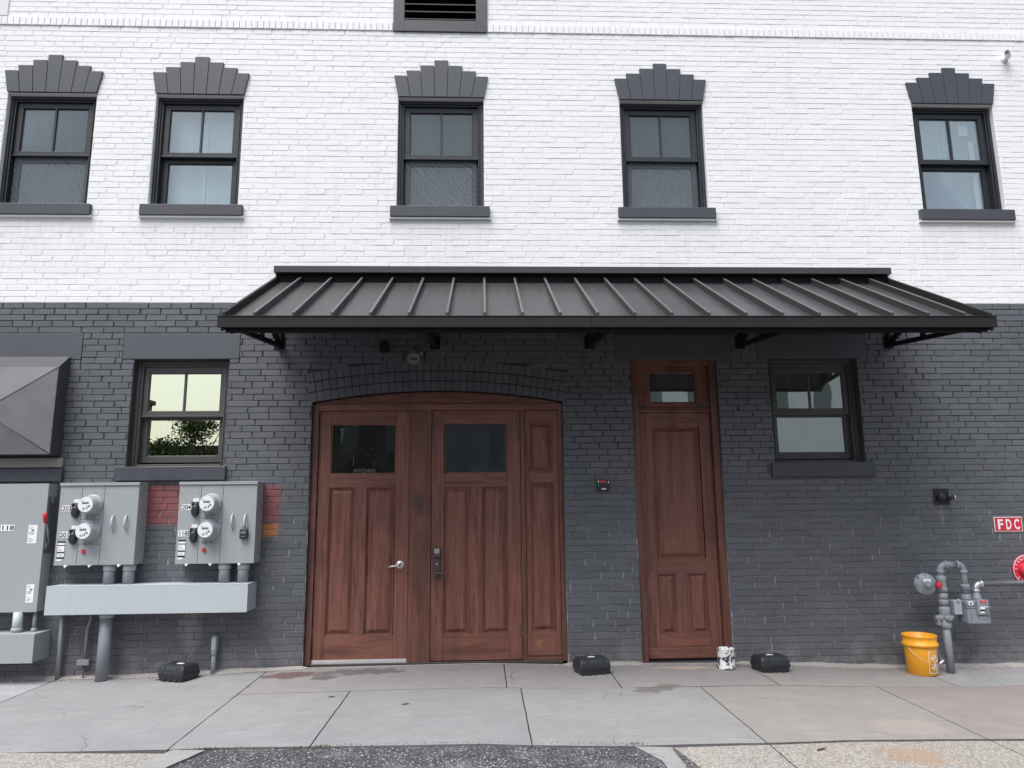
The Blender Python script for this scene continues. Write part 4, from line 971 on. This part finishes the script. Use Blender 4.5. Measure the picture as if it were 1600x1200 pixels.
mb = MB(); mb.lathe((4.875, -.275, .565), (0, 0, 1), [(0, .045), (.02, .046), (.03, .036), (.045, .036), (.05, .030), (.09, .030)], 18)
mb.build('outlet_union', 'gas', gm)
mb = MB(); mb.tube([(4.875, -.275, .645)]+arc_pts((4.875, -.275, .66), (4.875, -.275, .715), (4.935, -.27, .715))+[(4.945, -.27, .715)], .028, 14); mb.lathe((4.875, -.275, .64), (0, 0, 1), [(0, .03), (.003, .036), (.02, .036), (.024, .03)], 14); mb.lathe((4.925, -.27, .715), (1, 0, 0), [(0, .03), (.003, .037), (.02, .037), (.024, .03)], 14)
mb.build('outlet_elbow', 'shiny', gm)
gp = thing('gas_pipe', (6, -.27, .7), 'charcoal pipe running right from the gas meter along the wall', 'pipe')
mb = MB(); mb.tube([(4.945, -.27, .715), (7.6, -.27, .715)], .026, 16); mb.build('pipe', 'pipedk', gp)
mb = MB(); mb.lathe((5.09, -.27, .715), (1, 0, 0), [(0, .0265), (.003, .031), (.035, .031), (.038, .0265)], 16); mb.build('coupling', 'pipedk', gp)
# fire department connection
fc = thing('fire_connection', (5.60, 0, .83), 'round red fire department connection plate at the right edge', 'fire connection')
cx, cz = 5.630, .818
mb = MB(); mb.lathe((cx, 0, cz), (0, -1, 0), [(0, .158), (.006, .158), (.010, .154)], 48); mb.build('plate', 'signred', fc)
mb = MB(); s_ = 'STANDPIPE-AUTO SPKR-'
mb.tube([(cx+.150*math.cos(a), -.012, cz+.150*math.sin(a)) for a in [i*math.pi/24 for i in range(49)]], .0035, 6)
for i, ch in enumerate(s_):
    if ch == ' ': continue
    a = R_(172-i*360/len(s_)*.98); r = .112
    def mp(u, v, a=a, r=r):
        dx, dz = math.cos(a), math.sin(a); tx, tz = math.sin(a), -math.cos(a)
        return (cx+dx*(r+v)+tx*u, -.0125, cz+dz*(r+v)+tz*u)
    text_mesh(mb, ch, 0, 0, 0, .026, 0, mapf=mp, bold=.01)
mb.build('plate_lettering', 'lab', fc)
mb = MB(); mb.lathe((cx-.03, -.01, cz-.002), (-.35, -1, 0), [(0, .075), (.02, .072), (.025, .062), (.07, .060), (.075, .055), (.085, .03)], 24)
for k in range(4): a = k*math.pi/2+.5; mb.lathe((cx-.055+.045*math.cos(a), -.085, cz+.045*math.sin(a)), (-.35, -1, 0), [(0, .009), (.02, .008)], 8)
mb.build('left_cap', 'signred', fc)
mb = MB(); mb.lathe((cx+.09, -.01, cz-.002), (.35, -1, 0), [(0, .07), (.02, .068), (.025, .06), (.09, .058), (.10, .03)], 24); mb.build('right_cap', 'signred', fc)
mb = MB(); mb.lathe((cx+.035, -.03, cz+.0), (0, -1, 0), [(0, .03), (.05, .03), (.055, .02)], 6); mb.build('swivel', 'brass', fc)
fs_ = thing('fdc_sign', (5.49, 0, 1.285), 'red sign with white FDC letters on the charcoal wall', 'sign')
mb = MB(); mb.box(5.340, 5.640, .0, .004, 1.212, 1.362); mb.build('border', 'lab', fs_, .0)
mb = MB(); mb.box(5.347, 5.633, .0042, .006, 1.219, 1.355); mb.build('panel', 'signred', fs_)
mb = MB(); [text_mesh(mb, ch, 5.402+k*.089, 1.237, .0075, .100, 0, fit=.058, bold=.03) for k, ch in enumerate('FDC')]; mb.build('lettering', 'lab', fs_)
# hydrant-like hose bib plate
hb = thing('hose_connection', (4.80, 0, 1.58), 'black square wall plate with two stubby fittings left of the FDC sign', 'wall fitting')
mb = MB(); mb.box(4.722, 4.888, 0, .014, 1.494, 1.664); mb.build('plate', 'black', hb, .004)
mb = MB(); frame_rect(mb, 4.735, 4.875, 1.505, 1.652, .006, .006, .006, .014, .018); mb.build('plate_rim', 'black', hb)
mb = MB(); mb.lathe((4.78, -.01, 1.572), (0, -1, 0), [(0, .040), (.05, .038), (.055, .030), (.08, .026)], 20); mb.lathe((4.835, -.04, 1.575), (.8, -.6, 0), [(0, .036), (.05, .036), (.055, .028), (.07, .026)], 20); mb.build('fitting', 'black', hb)
mb = MB(); mb.tube([(4.895, -.085, 1.59), (4.905, -.09, 1.56), (4.895, -.09, 1.55)], .004, 6); mb.lathe((4.878, -.075, 1.578), (.8, -.6, 0), [(0, .008), (.006, .006)], 8); mb.build('chain', 'shiny', hb)
# security camera
sc_ = thing('security_camera', (6.13, 0, 6.68), 'small white bullet security camera high on the white wall at right', 'camera')
mb = MB(); mb.lathe((6.16, 0, 6.66), (0, -1, 0), [(0, .042), (.012, .042), (.018, .03)], 20); mb.tube([(6.16, -.01, 6.66), (6.15, -.05, 6.665)], .014, 10); mb.build('mount', 'white', sc_)
mb = MB(); mb.lathe((6.175, -.045, 6.668), (-.62, -.72, .02), [(-.02, .02), (0, .032), (.10, .034), (.11, .03)], 20); mb.build('body', 'white', sc_)
ax = Vector((-.62, -.72, .02)).normalized(); p_ = Vector((6.175, -.045, 6.668))+ax*.108
mb = MB(); mb.lathe(p_, ax, [(0, .026), (.006, .024)], 18); mb.build('lens', 'ink', sc_)
# ------------------------------------------------------------------ ground
ZX = [(-7.5, -.075), (-5, -.065), (-3.4, -.06), (-1.8, -.012), (0, 0), (.9, -.03), (1.6, -.03), (2.5, -.042), (4, -.105), (5.5, -.12), (9, -.13)]
def zw(x):
    if x <= ZX[0][0]: return ZX[0][1]
    for (a, b), (c, d) in zip(ZX, ZX[1:]):
        if x <= c: return b+(d-b)*(x-a)/(c-a)
    return ZX[-1][1]
def gz(x, y): return zw(x)+.018*y
def hash_(x, y, s=1.):
    return math.sin(x*12.9*s+y*7.7*s)*.5+math.sin(x*5.1*s-y*17.3*s+1.3)*.3+math.sin(x*31*s+y*23*s)*.2
def panel_mesh(me_v, me_f, tints, quad, tint, n=14, gap=.005, ridge=.0, thick=.09, dz=0.):
    """quad: 4 corners (x,y) counter-clockwise; top surface on the ground slope with skirts"""
    k = len(me_v); (a, b, c, d) = [Vector(q) for q in quad]; cen = (a+b+c+d)/4
    for j in range(n+1):
        for i in range(n+1):
            u, v = i/n, j/n; p = (a*(1-u)+b*u)*(1-v)+(d*(1-u)+c*u)*v
            q = p.copy(); e = (i in (0, n)) or (j in (0, n))
            if i in (0, n): q.x += (gap if i == 0 else -gap)+hash_(p.x*2, p.y*3)*.0028
            if j in (0, n): q.y += (gap if q.y < cen.y else -gap)+hash_(p.y*2, p.x*3)*.0028
            me_v.append((q.x, q.y, gz(q.x, q.y)+dz+hash_(q.x*.3, q.y*.3)*.0015-(.003 if e else 0)))
    for j in range(n):
        for i in range(n): me_f.append((k+j*(n+1)+i, k+j*(n+1)+i+1, k+(j+1)*(n+1)+i+1, k+(j+1)*(n+1)+i)); tints.append(tint)
    ring = [j for j in range(n+1)]+[(j)*(n+1)+n for j in range(1, n+1)]+[n*(n+1)+i for i in range(n-1, -1, -1)]+[j*(n+1) for j in range(n-1, 0, -1)]
    kk = len(me_v)
    for r in ring: x, y, z = me_v[k+r]; me_v.append((x, y, z-thick))
    m = len(ring)
    for i in range(m): me_f.append((k+ring[i], kk+i, kk+(i+1) % m, k+ring[(i+1) % m])); tints.append(tuple(t*.5 for t in tint))
def ground_obj(name, vs, fs, tints, mat):
    me = bpy.data.meshes.new(name); me.from_pydata(vs, [], fs); me.materials.append(M[mat])
    at = me.color_attributes.new('tint', 'FLOAT_COLOR', 'CORNER'); data = []
    for p_, t in zip(me.polygons, tints):
        p_.use_smooth = False
        for _ in p_.loop_indices: data += [*t, 1.]
    at.data.foreach_set('color', data); me.update()
    o = bpy.data.objects.new(name, me); COL.objects.link(o); o['kind'] = 'structure'; return o
G1, G2, G3, T1_, T2_, T3_ = (.315, .315, .323), (.300, .300, .308), (.315, .315, .32), (.320, .295, .280), (.312, .280, .264), (.315, .302, .294)
vs, fs, ti = [], [], []
def P4(x0, x1, y0, y1, xs=0.): return [(x0+xs, y0), (x1+xs, y0), (x1, y1), (x0, y1)]
YF = lambda x: -2.31 if x < 1.5 else -2.33+.02*(x-1.9)
for (q, t) in (([(-9, -2.15), (-4.131, -2.05), (-4.071, .02), (-9, .02)], (.39, .40, .41)), ([(-4.13, -2.05), (-2.10, -2.26), (-2.09, .02), (-4.07, .02)], G1), ([(-2.10, -2.26), (-1.155, -2.31), (-1.14, -.905), (-2.095, -.905)], G1),
               ([(-2.093, -.905), (-1.14, -.905), (.60, -.905), (1.0, -.905)], None),
               ([(-1.155, -2.31), (.32, -2.38), (.32, -.905), (-1.14, -.905)], G2), ([(.32, -2.38), (1.90, -2.37), (1.89, -.89), (.32, -.905)], G3),
               ([(1.90, -2.37), (3.51, -2.24), (3.50, -.80), (1.89, -.89)], T1_), ([(3.51, -2.24), (5.15, -2.10), (5.1, -.72), (3.50, -.80)], T2_),
               ([(5.15, -2.10), (9, -1.9), (9, -.6), (5.1, -.72)], T1_),
               ([(-2.093, -.905), (.20, -.905), (.20, .02), (-2.09, .02)], T3_), ([(.20, -.905), (1.20, -.905), (1.20, .02), (.20, .02)], T3_), ([(1.20, -.905), (2.62, -.845), (2.60, .02), (1.20, .02)], T3_),
               ([(2.62, -.845), (4.28, -.765), (4.28, .02), (2.60, .02)], (.33, .315, .30)), ([(4.28, -.765), (9, -.60), (9, .02), (4.28, .02)], (.36, .36, .365))):
    if t is None: continue
    panel_mesh(vs, fs, ti, q, t)
ground_obj('sidewalk', vs, fs, ti, 'walk')
# broken-off pale slab at the right
# aggregate apron panels, curb arcs, asphalt patch
vs, fs, ti = [], [], []
for q, t in (([(-9, -4.4), (-3.3, -4.4), (-3.33, -2.10), (-9, -2.15)], (.30, .29, .275)), ([(-3.3, -4.4), (-2.75, -4.4), (-2.08, -2.33), (-3.32, -2.12)], (.31, .30, .285)),
             ([(1.62, -4.4), (1.905, -4.4), (1.905, -2.40), (1.25, -2.42)], (.34, .315, .295)), ([(1.905, -4.4), (3.55, -4.4), (3.51, -2.27), (1.905, -2.40)], (.335, .305, .282)), ([(3.55, -4.4), (9, -4.4), (9, -1.93), (3.51, -2.27)], (.335, .305, .282))):
    panel_mesh(vs, fs, ti, q, t, gap=.006)
ground_obj('apron', vs, fs, ti, 'agg')
vs, fs, ti = [], [], []
for q in ([(-2.62, -4.4), (-2.45, -4.4), (-1.96, -2.60), (-2.17, -2.60)], [(-2.17, -2.60), (-1.96, -2.60), (-1.83, -2.31), (-2.07, -2.27)],
          [(1.30, -3.0), (1.62, -4.4), (1.60, -4.4), (1.17, -2.9)], [(1.12, -2.66), (1.24, -2.80), (1.24, -2.42), (1.00, -2.385)], [(1.12, -3.2), (1.30, -3.2), (1.24, -2.80), (1.12, -2.66)], [(1.12, -4.4), (1.45, -4.4), (1.30, -3.2), (1.12, -3.2)]):
    if q[0] == (1.30, -3.0): continue
    panel_mesh(vs, fs, ti, q, (.36, .36, .36), n=6, gap=.002, dz=.002)
ground_obj('curb', vs, fs, ti, 'walk')
mb = MB(); vsx = []
n1, n2 = 40, 20
for j in range(n2+1):
    for i in range(n1+1):
        x = -2.9+4.3*i/n1; y = -4.4+(2.115)*j/n2; vsx.append((x, y, gz(x, y)-.016+.003*hash_(x, y, .6)))
mb.add(vsx, [(j*(n1+1)+i, j*(n1+1)+i+1, (j+1)*(n1+1)+i+1, (j+1)*(n1+1)+i) for j in range(n2) for i in range(n1)]); a = mb.build('asphalt', 'asph'); a['kind'] = 'structure'
# bed below the slabs (fills the joints), road and far ground
mb = MB(); vsx = []
for i in range(41):
    x = -9.2+18.4*i/40
    for y in (-4.5, -2.2, 0.0): vsx.append((x, y, gz(x, y)-.026))
mb.add(vsx, [(i*3+j, i*3+3+j, i*3+4+j, i*3+1+j) for i in range(40) for j in range(2)]); a = mb.build('joint_bed', 'dirt'); a['kind'] = 'structure'
mb = MB(); mb.add([(-200, -300, -.24), (200, -300, -.24), (200, -4.35, -.24), (-200, -4.35, -.24)], [(0, 1, 2, 3)]); a = mb.build('road', 'roadm'); a['kind'] = 'structure'
mb = MB(); mb.add([(-300, -400, -.34), (300, -400, -.34), (300, 300, -.34), (-300, 300, -.34)], [(0, 1, 2, 3)]); a = mb.build('ground', 'dirt'); a['kind'] = 'structure'
# rubble and dirt along the foot of the wall
mb = MB()
def stone(x, y, r, mi=0):
    z = gz(x, y); vs = []
    for lat, rr in ((0, .8), (.45, 1.), (.9, .45)):
        for k in range(6):
            a = k*math.pi/3+random.uniform(-.3, .3); q = r*rr*random.uniform(.75, 1.2); vs.append((x+q*math.cos(a), y+q*math.sin(a), z-.002+r*lat))
    mb.add(vs, [(i, (i+1) % 6, (i+1) % 6+6, i+6) for i in range(6)]+[(i+6, (i+1) % 6+6, (i+1) % 6+12, i+12) for i in range(6)]+[(12, 13, 14, 15, 16, 17)], mi)
for k in range(900):
    x = random.uniform(-5.2, 6.2)
    if -1.75 < x < .83 and random.random() < .8: continue
    y = -abs(random.gauss(0, .035))-.008
    if x < -2.2 or x > 4.2: y *= 1.8
    stone(x, y, random.choice((.004, .006, .008, .012, .016 if x > 4 or x < -3 else .008)))
for k in range(120): x = random.uniform(1.6, 2.5); stone(x, -random.uniform(.0, .12), random.uniform(.003, .008))
for k in range(260): x = random.uniform(-4.6, 6); stone(x, -random.uniform(0, 2.7), random.uniform(.002, .006))
for k in range(240): stone(random.uniform(4.35, 5.3), -random.uniform(.1, .8)*random.random()-.05, random.uniform(.003, .011))
tag(mb.build('rubble', 'stone'), 'grey crumbs and small stones along the foot of the wall', 'rubble', kind='stuff')
# dirt fillets at the wall foot
mb = MB(); n = 160; vs = []
for i in range(n+1):
    x = -5.6+12*i/n; wdt = .05+.045*abs(hash_(x, .3, .35))
    if -1.77 < x < .85 or 1.57 < x < 2.52: wdt *= .3
    zt_ = gz(x, 0)+.018+.016*abs(hash_(x, 2., .5))
    if -1.77 < x < .85 or 1.57 < x < 2.52: zt_ = gz(x, 0)+.004
    vs += [(x, .0, zt_), (x, -.006, zt_-.004), (x, -wdt, gz(x, -wdt)+.0005)]
mb.add(vs, [(3*i+j, 3*i+j+1, 3*i+j+4, 3*i+j+3) for i in range(n) for j in range(2)]); tag(mb.build('dirt_line', 'stone'), 'gritty dirt gathered where the wall meets the pavement', 'dirt', kind='stuff')
# weeds and grit along the asphalt joint
g = N('moss'); M['moss'] = g.fin(g.mix(g.island(), (.05, .055, .02), (.14, .11, .06)), .9)
mb = MB()
for k in range(420):
    x = random.uniform(-1.85, 1.05) if random.random() < .55 else random.choice((random.gauss(-1.85, .06), random.gauss(1.0, .05), random.gauss(-1.1, .08))); y = -2.29-(.055*(x+1.8)/2.8)+random.gauss(0, .012)
    r = random.uniform(.003, .009); a = random.uniform(0, 6.28); z = gz(x, y)-.008; h = random.uniform(.002, .010)
    mb.add([(x+r*math.cos(a), y+r*math.sin(a), z), (x-r*math.cos(a), y-r*math.sin(a), z), (x-r*.3*math.cos(a), y-r*.4*math.sin(a)+.002, z+h+.006)], [(0, 1, 2)])
tag(mb.build('moss_line', 'moss'), 'moss and dead grass along the edge of the asphalt patch', 'moss', kind='stuff')
# dry leaves, each a thing
for i, (x, y, s_, lb_) in enumerate(((-1.26, -1.10, .030, 'small dark leaf on the slab left of the middle joint'), (-.62, -1.38, .034, 'small dark leaf on the slab in front of the double doors'), (2.20, -2.52, .045, 'dark scrap on the rough concrete at bottom right'), (-3.05, -.20, .035, 'reddish leaf near the wall left of the black box'))):
    mb = MB(); a = .3+i; pts = [(-1, 0), (-.3, .28), (.4, .25), (1, 0), (.35, -.22), (-.4, -.25)]
    vs = []
    for dz in (.003, .006):
        for u, v in pts: X_, Y_ = x+s_*(u*math.cos(a*.2)-v*math.sin(a*.2)), y+s_*(u*math.sin(a*.2)+v*math.cos(a*.2)); vs.append((X_, Y_, gz(X_, Y_)+dz+.006*abs(v)))
    mb.add(vs, [tuple(range(6)), tuple(range(11, 5, -1))]+[(k, k+6, (k+1) % 6+6, (k+1) % 6) for k in range(6)])
    tag(mb.build('leaf', 'leafb'), lb_, 'leaf')
# ------------------------------------------------------------------ objects on the pavement
def bait_station(x, y, rz, label, kind=0):
    """low black plastic box: flared base, sloping lid with ribs, hinge notches, white sticker"""
    z = gz(x, y); t = thing('bait_station', (x, y, z), label, 'bait box', 'black plastic bait boxes along the wall')
    W_, D_, H_ = .152, .112, .140
    def ring(w, d, z_, ch=.012): return [(-w, -d+ch, z_), (-w+ch, -d, z_), (w-ch, -d, z_), (w, -d+ch, z_), (w, d-ch, z_), (w-ch, d, z_), (-w+ch, d, z_), (-w, d-ch, z_)]
    def loft(rs, nm, mat, par, bev=.003, idx=0):
        m = MB(); vs = []; n = 8
        for r in rs: vs += r
        m.add(vs, [(k*n+i, k*n+(i+1) % n, (k+1)*n+(i+1) % n, (k+1)*n+i) for k in range(len(rs)-1) for i in range(n)]+[tuple(range(n))[::-1], tuple((len(rs)-1)*n+i for i in range(n))])
        return m
    m = loft([ring(W_-.012, D_-.008, .0), ring(W_, D_, .05), ring(W_+.004, D_+.004, .054), ring(W_+.004, D_+.004, .062)], '', '', t)
    for fx in (-.07, .0, .07): m.box(fx-.018, fx+.018, D_-.004, D_+.006, .0, .022)
    ob = m; e = []
    def put(m, nm, mat, par, bev): 
        c, s = math.cos(rz), math.sin(rz); m.v = [(x+a*c-b*s, y+a*s+b*c, z+d) for a, b, d in m.v]; return m.build(nm, mat, par, bev)
    put(m, 'base', 'black', t, .003)
    m = loft([ring(W_+.001, D_+.001, .063), ring(W_-.004, D_-.006, .105), ring(W_-.016, D_-.020, H_-.008), ring(W_-.026, D_-.03, H_, .012)], '', '', t)
    for fx in (-.075, .075): m.box(fx-.012, fx+.012, -.07, .104, .07, H_-.014)
    m.box(-.035, .035, D_-.022, D_+.004, .062, .078)
    put(m, 'lid', 'black', t, .003)
    m = MB(); m.box(-.030, .035, -.030, .012, H_, H_+.0012); put(m, 'sticker', 'lab', t, 0)
    return t
bait_station(-2.86, -.215, R_(-24), 'black plastic bait box by the wall below the meter cabinets')
bait_station(1.02, -.33, R_(14), 'black plastic bait box right of the double doors')
bait_station(2.76, -.27, R_(10), 'black plastic bait box beside the paint can, right of the narrow door')
# paint can
px, py = 2.345, -.235; z = gz(px, py); pc = thing('paint_can', (px, py, z), 'white paint can splashed with black paint by the narrow door', 'paint can')
mb = MB(); mb.lathe((px, py, z), (0, 0, 1), [(0, .080), (.004, .083), (.008, .081), (.180, .081), (.186, .084), (.190, .081), (.188, .074), (.05, .074)], 32, cap=False); mb.lathe((px, py, z+.001), (0, 0, 1), [(0, .078), (.002, .078)], 32); mb.lathe((px, py, z+.05), (0, 0, 1), [(0, .0735), (.002, .0735)], 32, 1)
mb.build('can', ['can', 'ink'], pc)
mb = MB(); mb.tube([(px+.084*math.cos(a), py-.01-.055*math.sin(a), z+.165-.09*math.sin(a)) for a in [i*math.pi/12 for i in range(13)]], .0018, 6); mb.build('wire_handle', 'steel', pc)
# orange bucket
bx, by = 4.245, -.285; z = gz(bx, by)-.002; bk_ = thing('bucket', (bx, by, z), 'orange plastic bucket with white stencil logo by the gas riser', 'bucket')
H_ = .365; rb, rt = .132, .150
mb = MB(); mb.lathe((bx, by, z), (0, 0, 1), [(0, rb-.006), (.004, rb), (.25, rb+(rt-rb)*.7), (.262, rb+(rt-rb)*.72), (.264, rt+.010), (.290, rt+.012), (.292, rt-.002), (.345, rt+.001), (.350, rt+.006), (.363, rt+.006), (.365, rt+.002), (.362, rt-.004), (.02, rb-.005)], 48, cap=False)
mb.lathe((bx, by, z+.018), (0, 0, 1), [(0, rb-.004), (.002, rb-.004)], 40); mb.build('pail', 'orange', bk_)
mb = MB(); ph = R_(-150)
def bucket_pt(th, h, off=.0012):
    r = rb+(rt-rb)*h/H_*.98+off; return (bx+r*math.cos(th), by+r*math.sin(th), z+h)
mb.tube([(bx+(rt+.016)*math.cos(a), by+(rt+.016)*math.sin(a), z+.275-.165*math.sin((R_(-165)-a)/(R_(-165)-R_(15))*math.pi)) for a in [R_(-165)+i*R_(180)/20 for i in range(21)]], .0018, 6)
mb.build('wire_handle', 'steel', bk_)
mb = MB(); a = R_(-45); q = (bx+(rt+.02)*math.cos(a), by+(rt+.02)*math.sin(a), z+.128); mb.tube([(q[0]-.02, q[1]-.01, q[2]-.012), (q[0]+.03, q[1]+.01, q[2]+.012)], .009, 10); mb.build('grip', 'white', bk_)
mb = MB(); TH0 = R_(-54)
def bmap(u, v): return bucket_pt(TH0+u/.142, .128+v)
def strip(u0, v0, u1, v1, w_=.003):
    n = 10; L_ = math.hypot(u1-u0, v1-v0); nx, nv = -(v1-v0)/L_*w_/2, (u1-u0)/L_*w_/2; vs = []
    for i in range(n+1): t = i/n; u, v = u0+(u1-u0)*t, v0+(v1-v0)*t; vs += [bmap(u-nx, v-nv), bmap(u+nx, v+nv)]
    mb.add(vs, [(2*i, 2*i+2, 2*i+3, 2*i+1) for i in range(n)])
h_ = .098
for a_, b_, c_, d_ in ((-h_, -h_, h_, -h_), (h_, -h_, h_, h_), (h_, h_, -h_, h_), (-h_, h_, -h_, -h_)): strip(a_, b_, c_, d_, .0045)
for s_, dv, fit in (('THE', .058, .07), ('HOME', .0, .17), ('DEPOT', -.055, .13)):
    k = math.sqrt(.5)
    text_mesh(mb, s_, 0, 0, 0, .045, fit=fit, bold=.03, mapf=lambda u, v, dv=dv: bmap((u-(v+dv-.022))*k, (u+(v+dv-.022))*k))
mb.build('stencil_logo', 'lab', bk_)
# ------------------------------------------------------------------ across the street (mirrored in the glass, plus blocks added to dim the low sky)
def tree(x, y, h, wd, label):
    t = thing('tree', (x, y, -.24), label, 'tree', 'trees across the street')
    mb = MB(); mb.tube([(x, y, -.24), (x+.1, y, h*.35), (x-.1, y+.1, h*.7)], [.22, .16, .06], 8)
    for k in range(7): a = k*.9; mb.tube([(x, y, h*(.3+.05*k)), (x+wd*.4*math.cos(a), y+wd*.4*math.sin(a), h*(.55+.05*k))], [.07, .02], 6)
    mb.build('trunk', 'bark', t)
    cl = [(x+random.gauss(0, wd*.38), y+random.gauss(0, wd*.3), h*random.uniform(.25, .92)) for _ in range(20)]
    mb = MB()
    for k in range(9000):
        c = random.choice(cl); r = wd*.30; p_ = Vector(c)+Vector((random.gauss(0, r*.6), random.gauss(0, r*.6), random.gauss(0, r*.5)))
        if p_.z > h: p_.z = h-random.random()*.5
        s_ = random.uniform(.06, .14); a = Vector((random.gauss(0, 1), random.gauss(0, 1), random.gauss(0, 1))).normalized(); b = a.orthogonal().normalized()
        mb.add([p_-a*s_, p_+b*s_*.55, p_+a*s_, p_-b*s_*.55], [(0, 1, 2, 3)])
    mb.build('crown', 'leaf', t)
tree(-19.8, -38, 6.3, 1.6, 'tree across the street mirrored at the left of the lower left window')
tree(-17.4, -38, 7.7, 2.4, 'tallest tree across the street mirrored in the lower left window')
tree(-12.5, -40, 6.6, 2.6, 'tree across the street mirrored between the lower left window and the doors')
tree(-7.4, -38, 5.6, 2.2, 'tree across the street mirrored in the glass of the left door')
tree(-23.5, -40, 4.6, 2.4, 'low tree across the street farthest left')
sh = thing('low_building', (-19, -42, -.24), 'low dark shed across the street behind the trees', 'building')
mb = MB(); mb.box(-22.5, -15.5, 42, 48, -.24, 5.6); mb.build('walls', 'shed', sh)
mb = MB(); mb.prism([(-22.8, 5.6), (-15.2, 5.6), (-15.8, 6.1), (-22.2, 6.1)], 41.8, 48.2); mb.build('roof', 'shed', sh)
pb = thing('pale_building', (18, -40, -.24), 'pale building across the street mirrored in the lower right window', 'building')
mb = MB(); mb.box(7, 34, 40, 52, -.24, 11); mb.build('walls', 'pale', pb)
for k in range(9):
    mb = MB(); mb.box(8+k*2.9, 9.2+k*2.9, 39.95, 40.0, 2.2, 4.0); mb.build('window', 'lcd', pb)
    mb = MB(); mb.box(8+k*2.9, 9.2+k*2.9, 39.95, 40.0, 8.2, 10.0); mb.build('window', 'lcd', pb)

M['farbrick'] = m_plain('far_brick', (.085, .060, .050), .85, var=.2, nscale=2)
for x0, x1, h, lb_ in ((-13.5, 6.2, 9.5, 'long dark brick block added out of view opposite the double doors to cut low sky light'), (-62, -27.5, 10.5, 'dark brick block added out of view far to the left to cut low sky light'), (36, 70, 11, 'dark brick block added out of view far to the right to cut low sky light')):  # unseen blocks added to hide horizon sky and deepen the awning shade
    t = thing('sky_block_building', ((x0+x1)/2, -41, -.24), lb_, 'building'); mb = MB(); mb.box(x0, x1, 41, 53, -.24, h); mb.build('walls', 'farbrick', t)
    mb = MB(); mb.box(x0-.2, x1+.2, 40.8, 53.2, h, h+.35); mb.build('cornice', 'shed', t)
    x = x0+1.2
    while x < x1-1.5:
        for zz in (1.2, 5.4):
            mb = MB(); mb.box(x, x+1.1, 40.9, 41.0, zz, zz+2.0); mb.build('window', 'lcd', t)
        x += 2.9
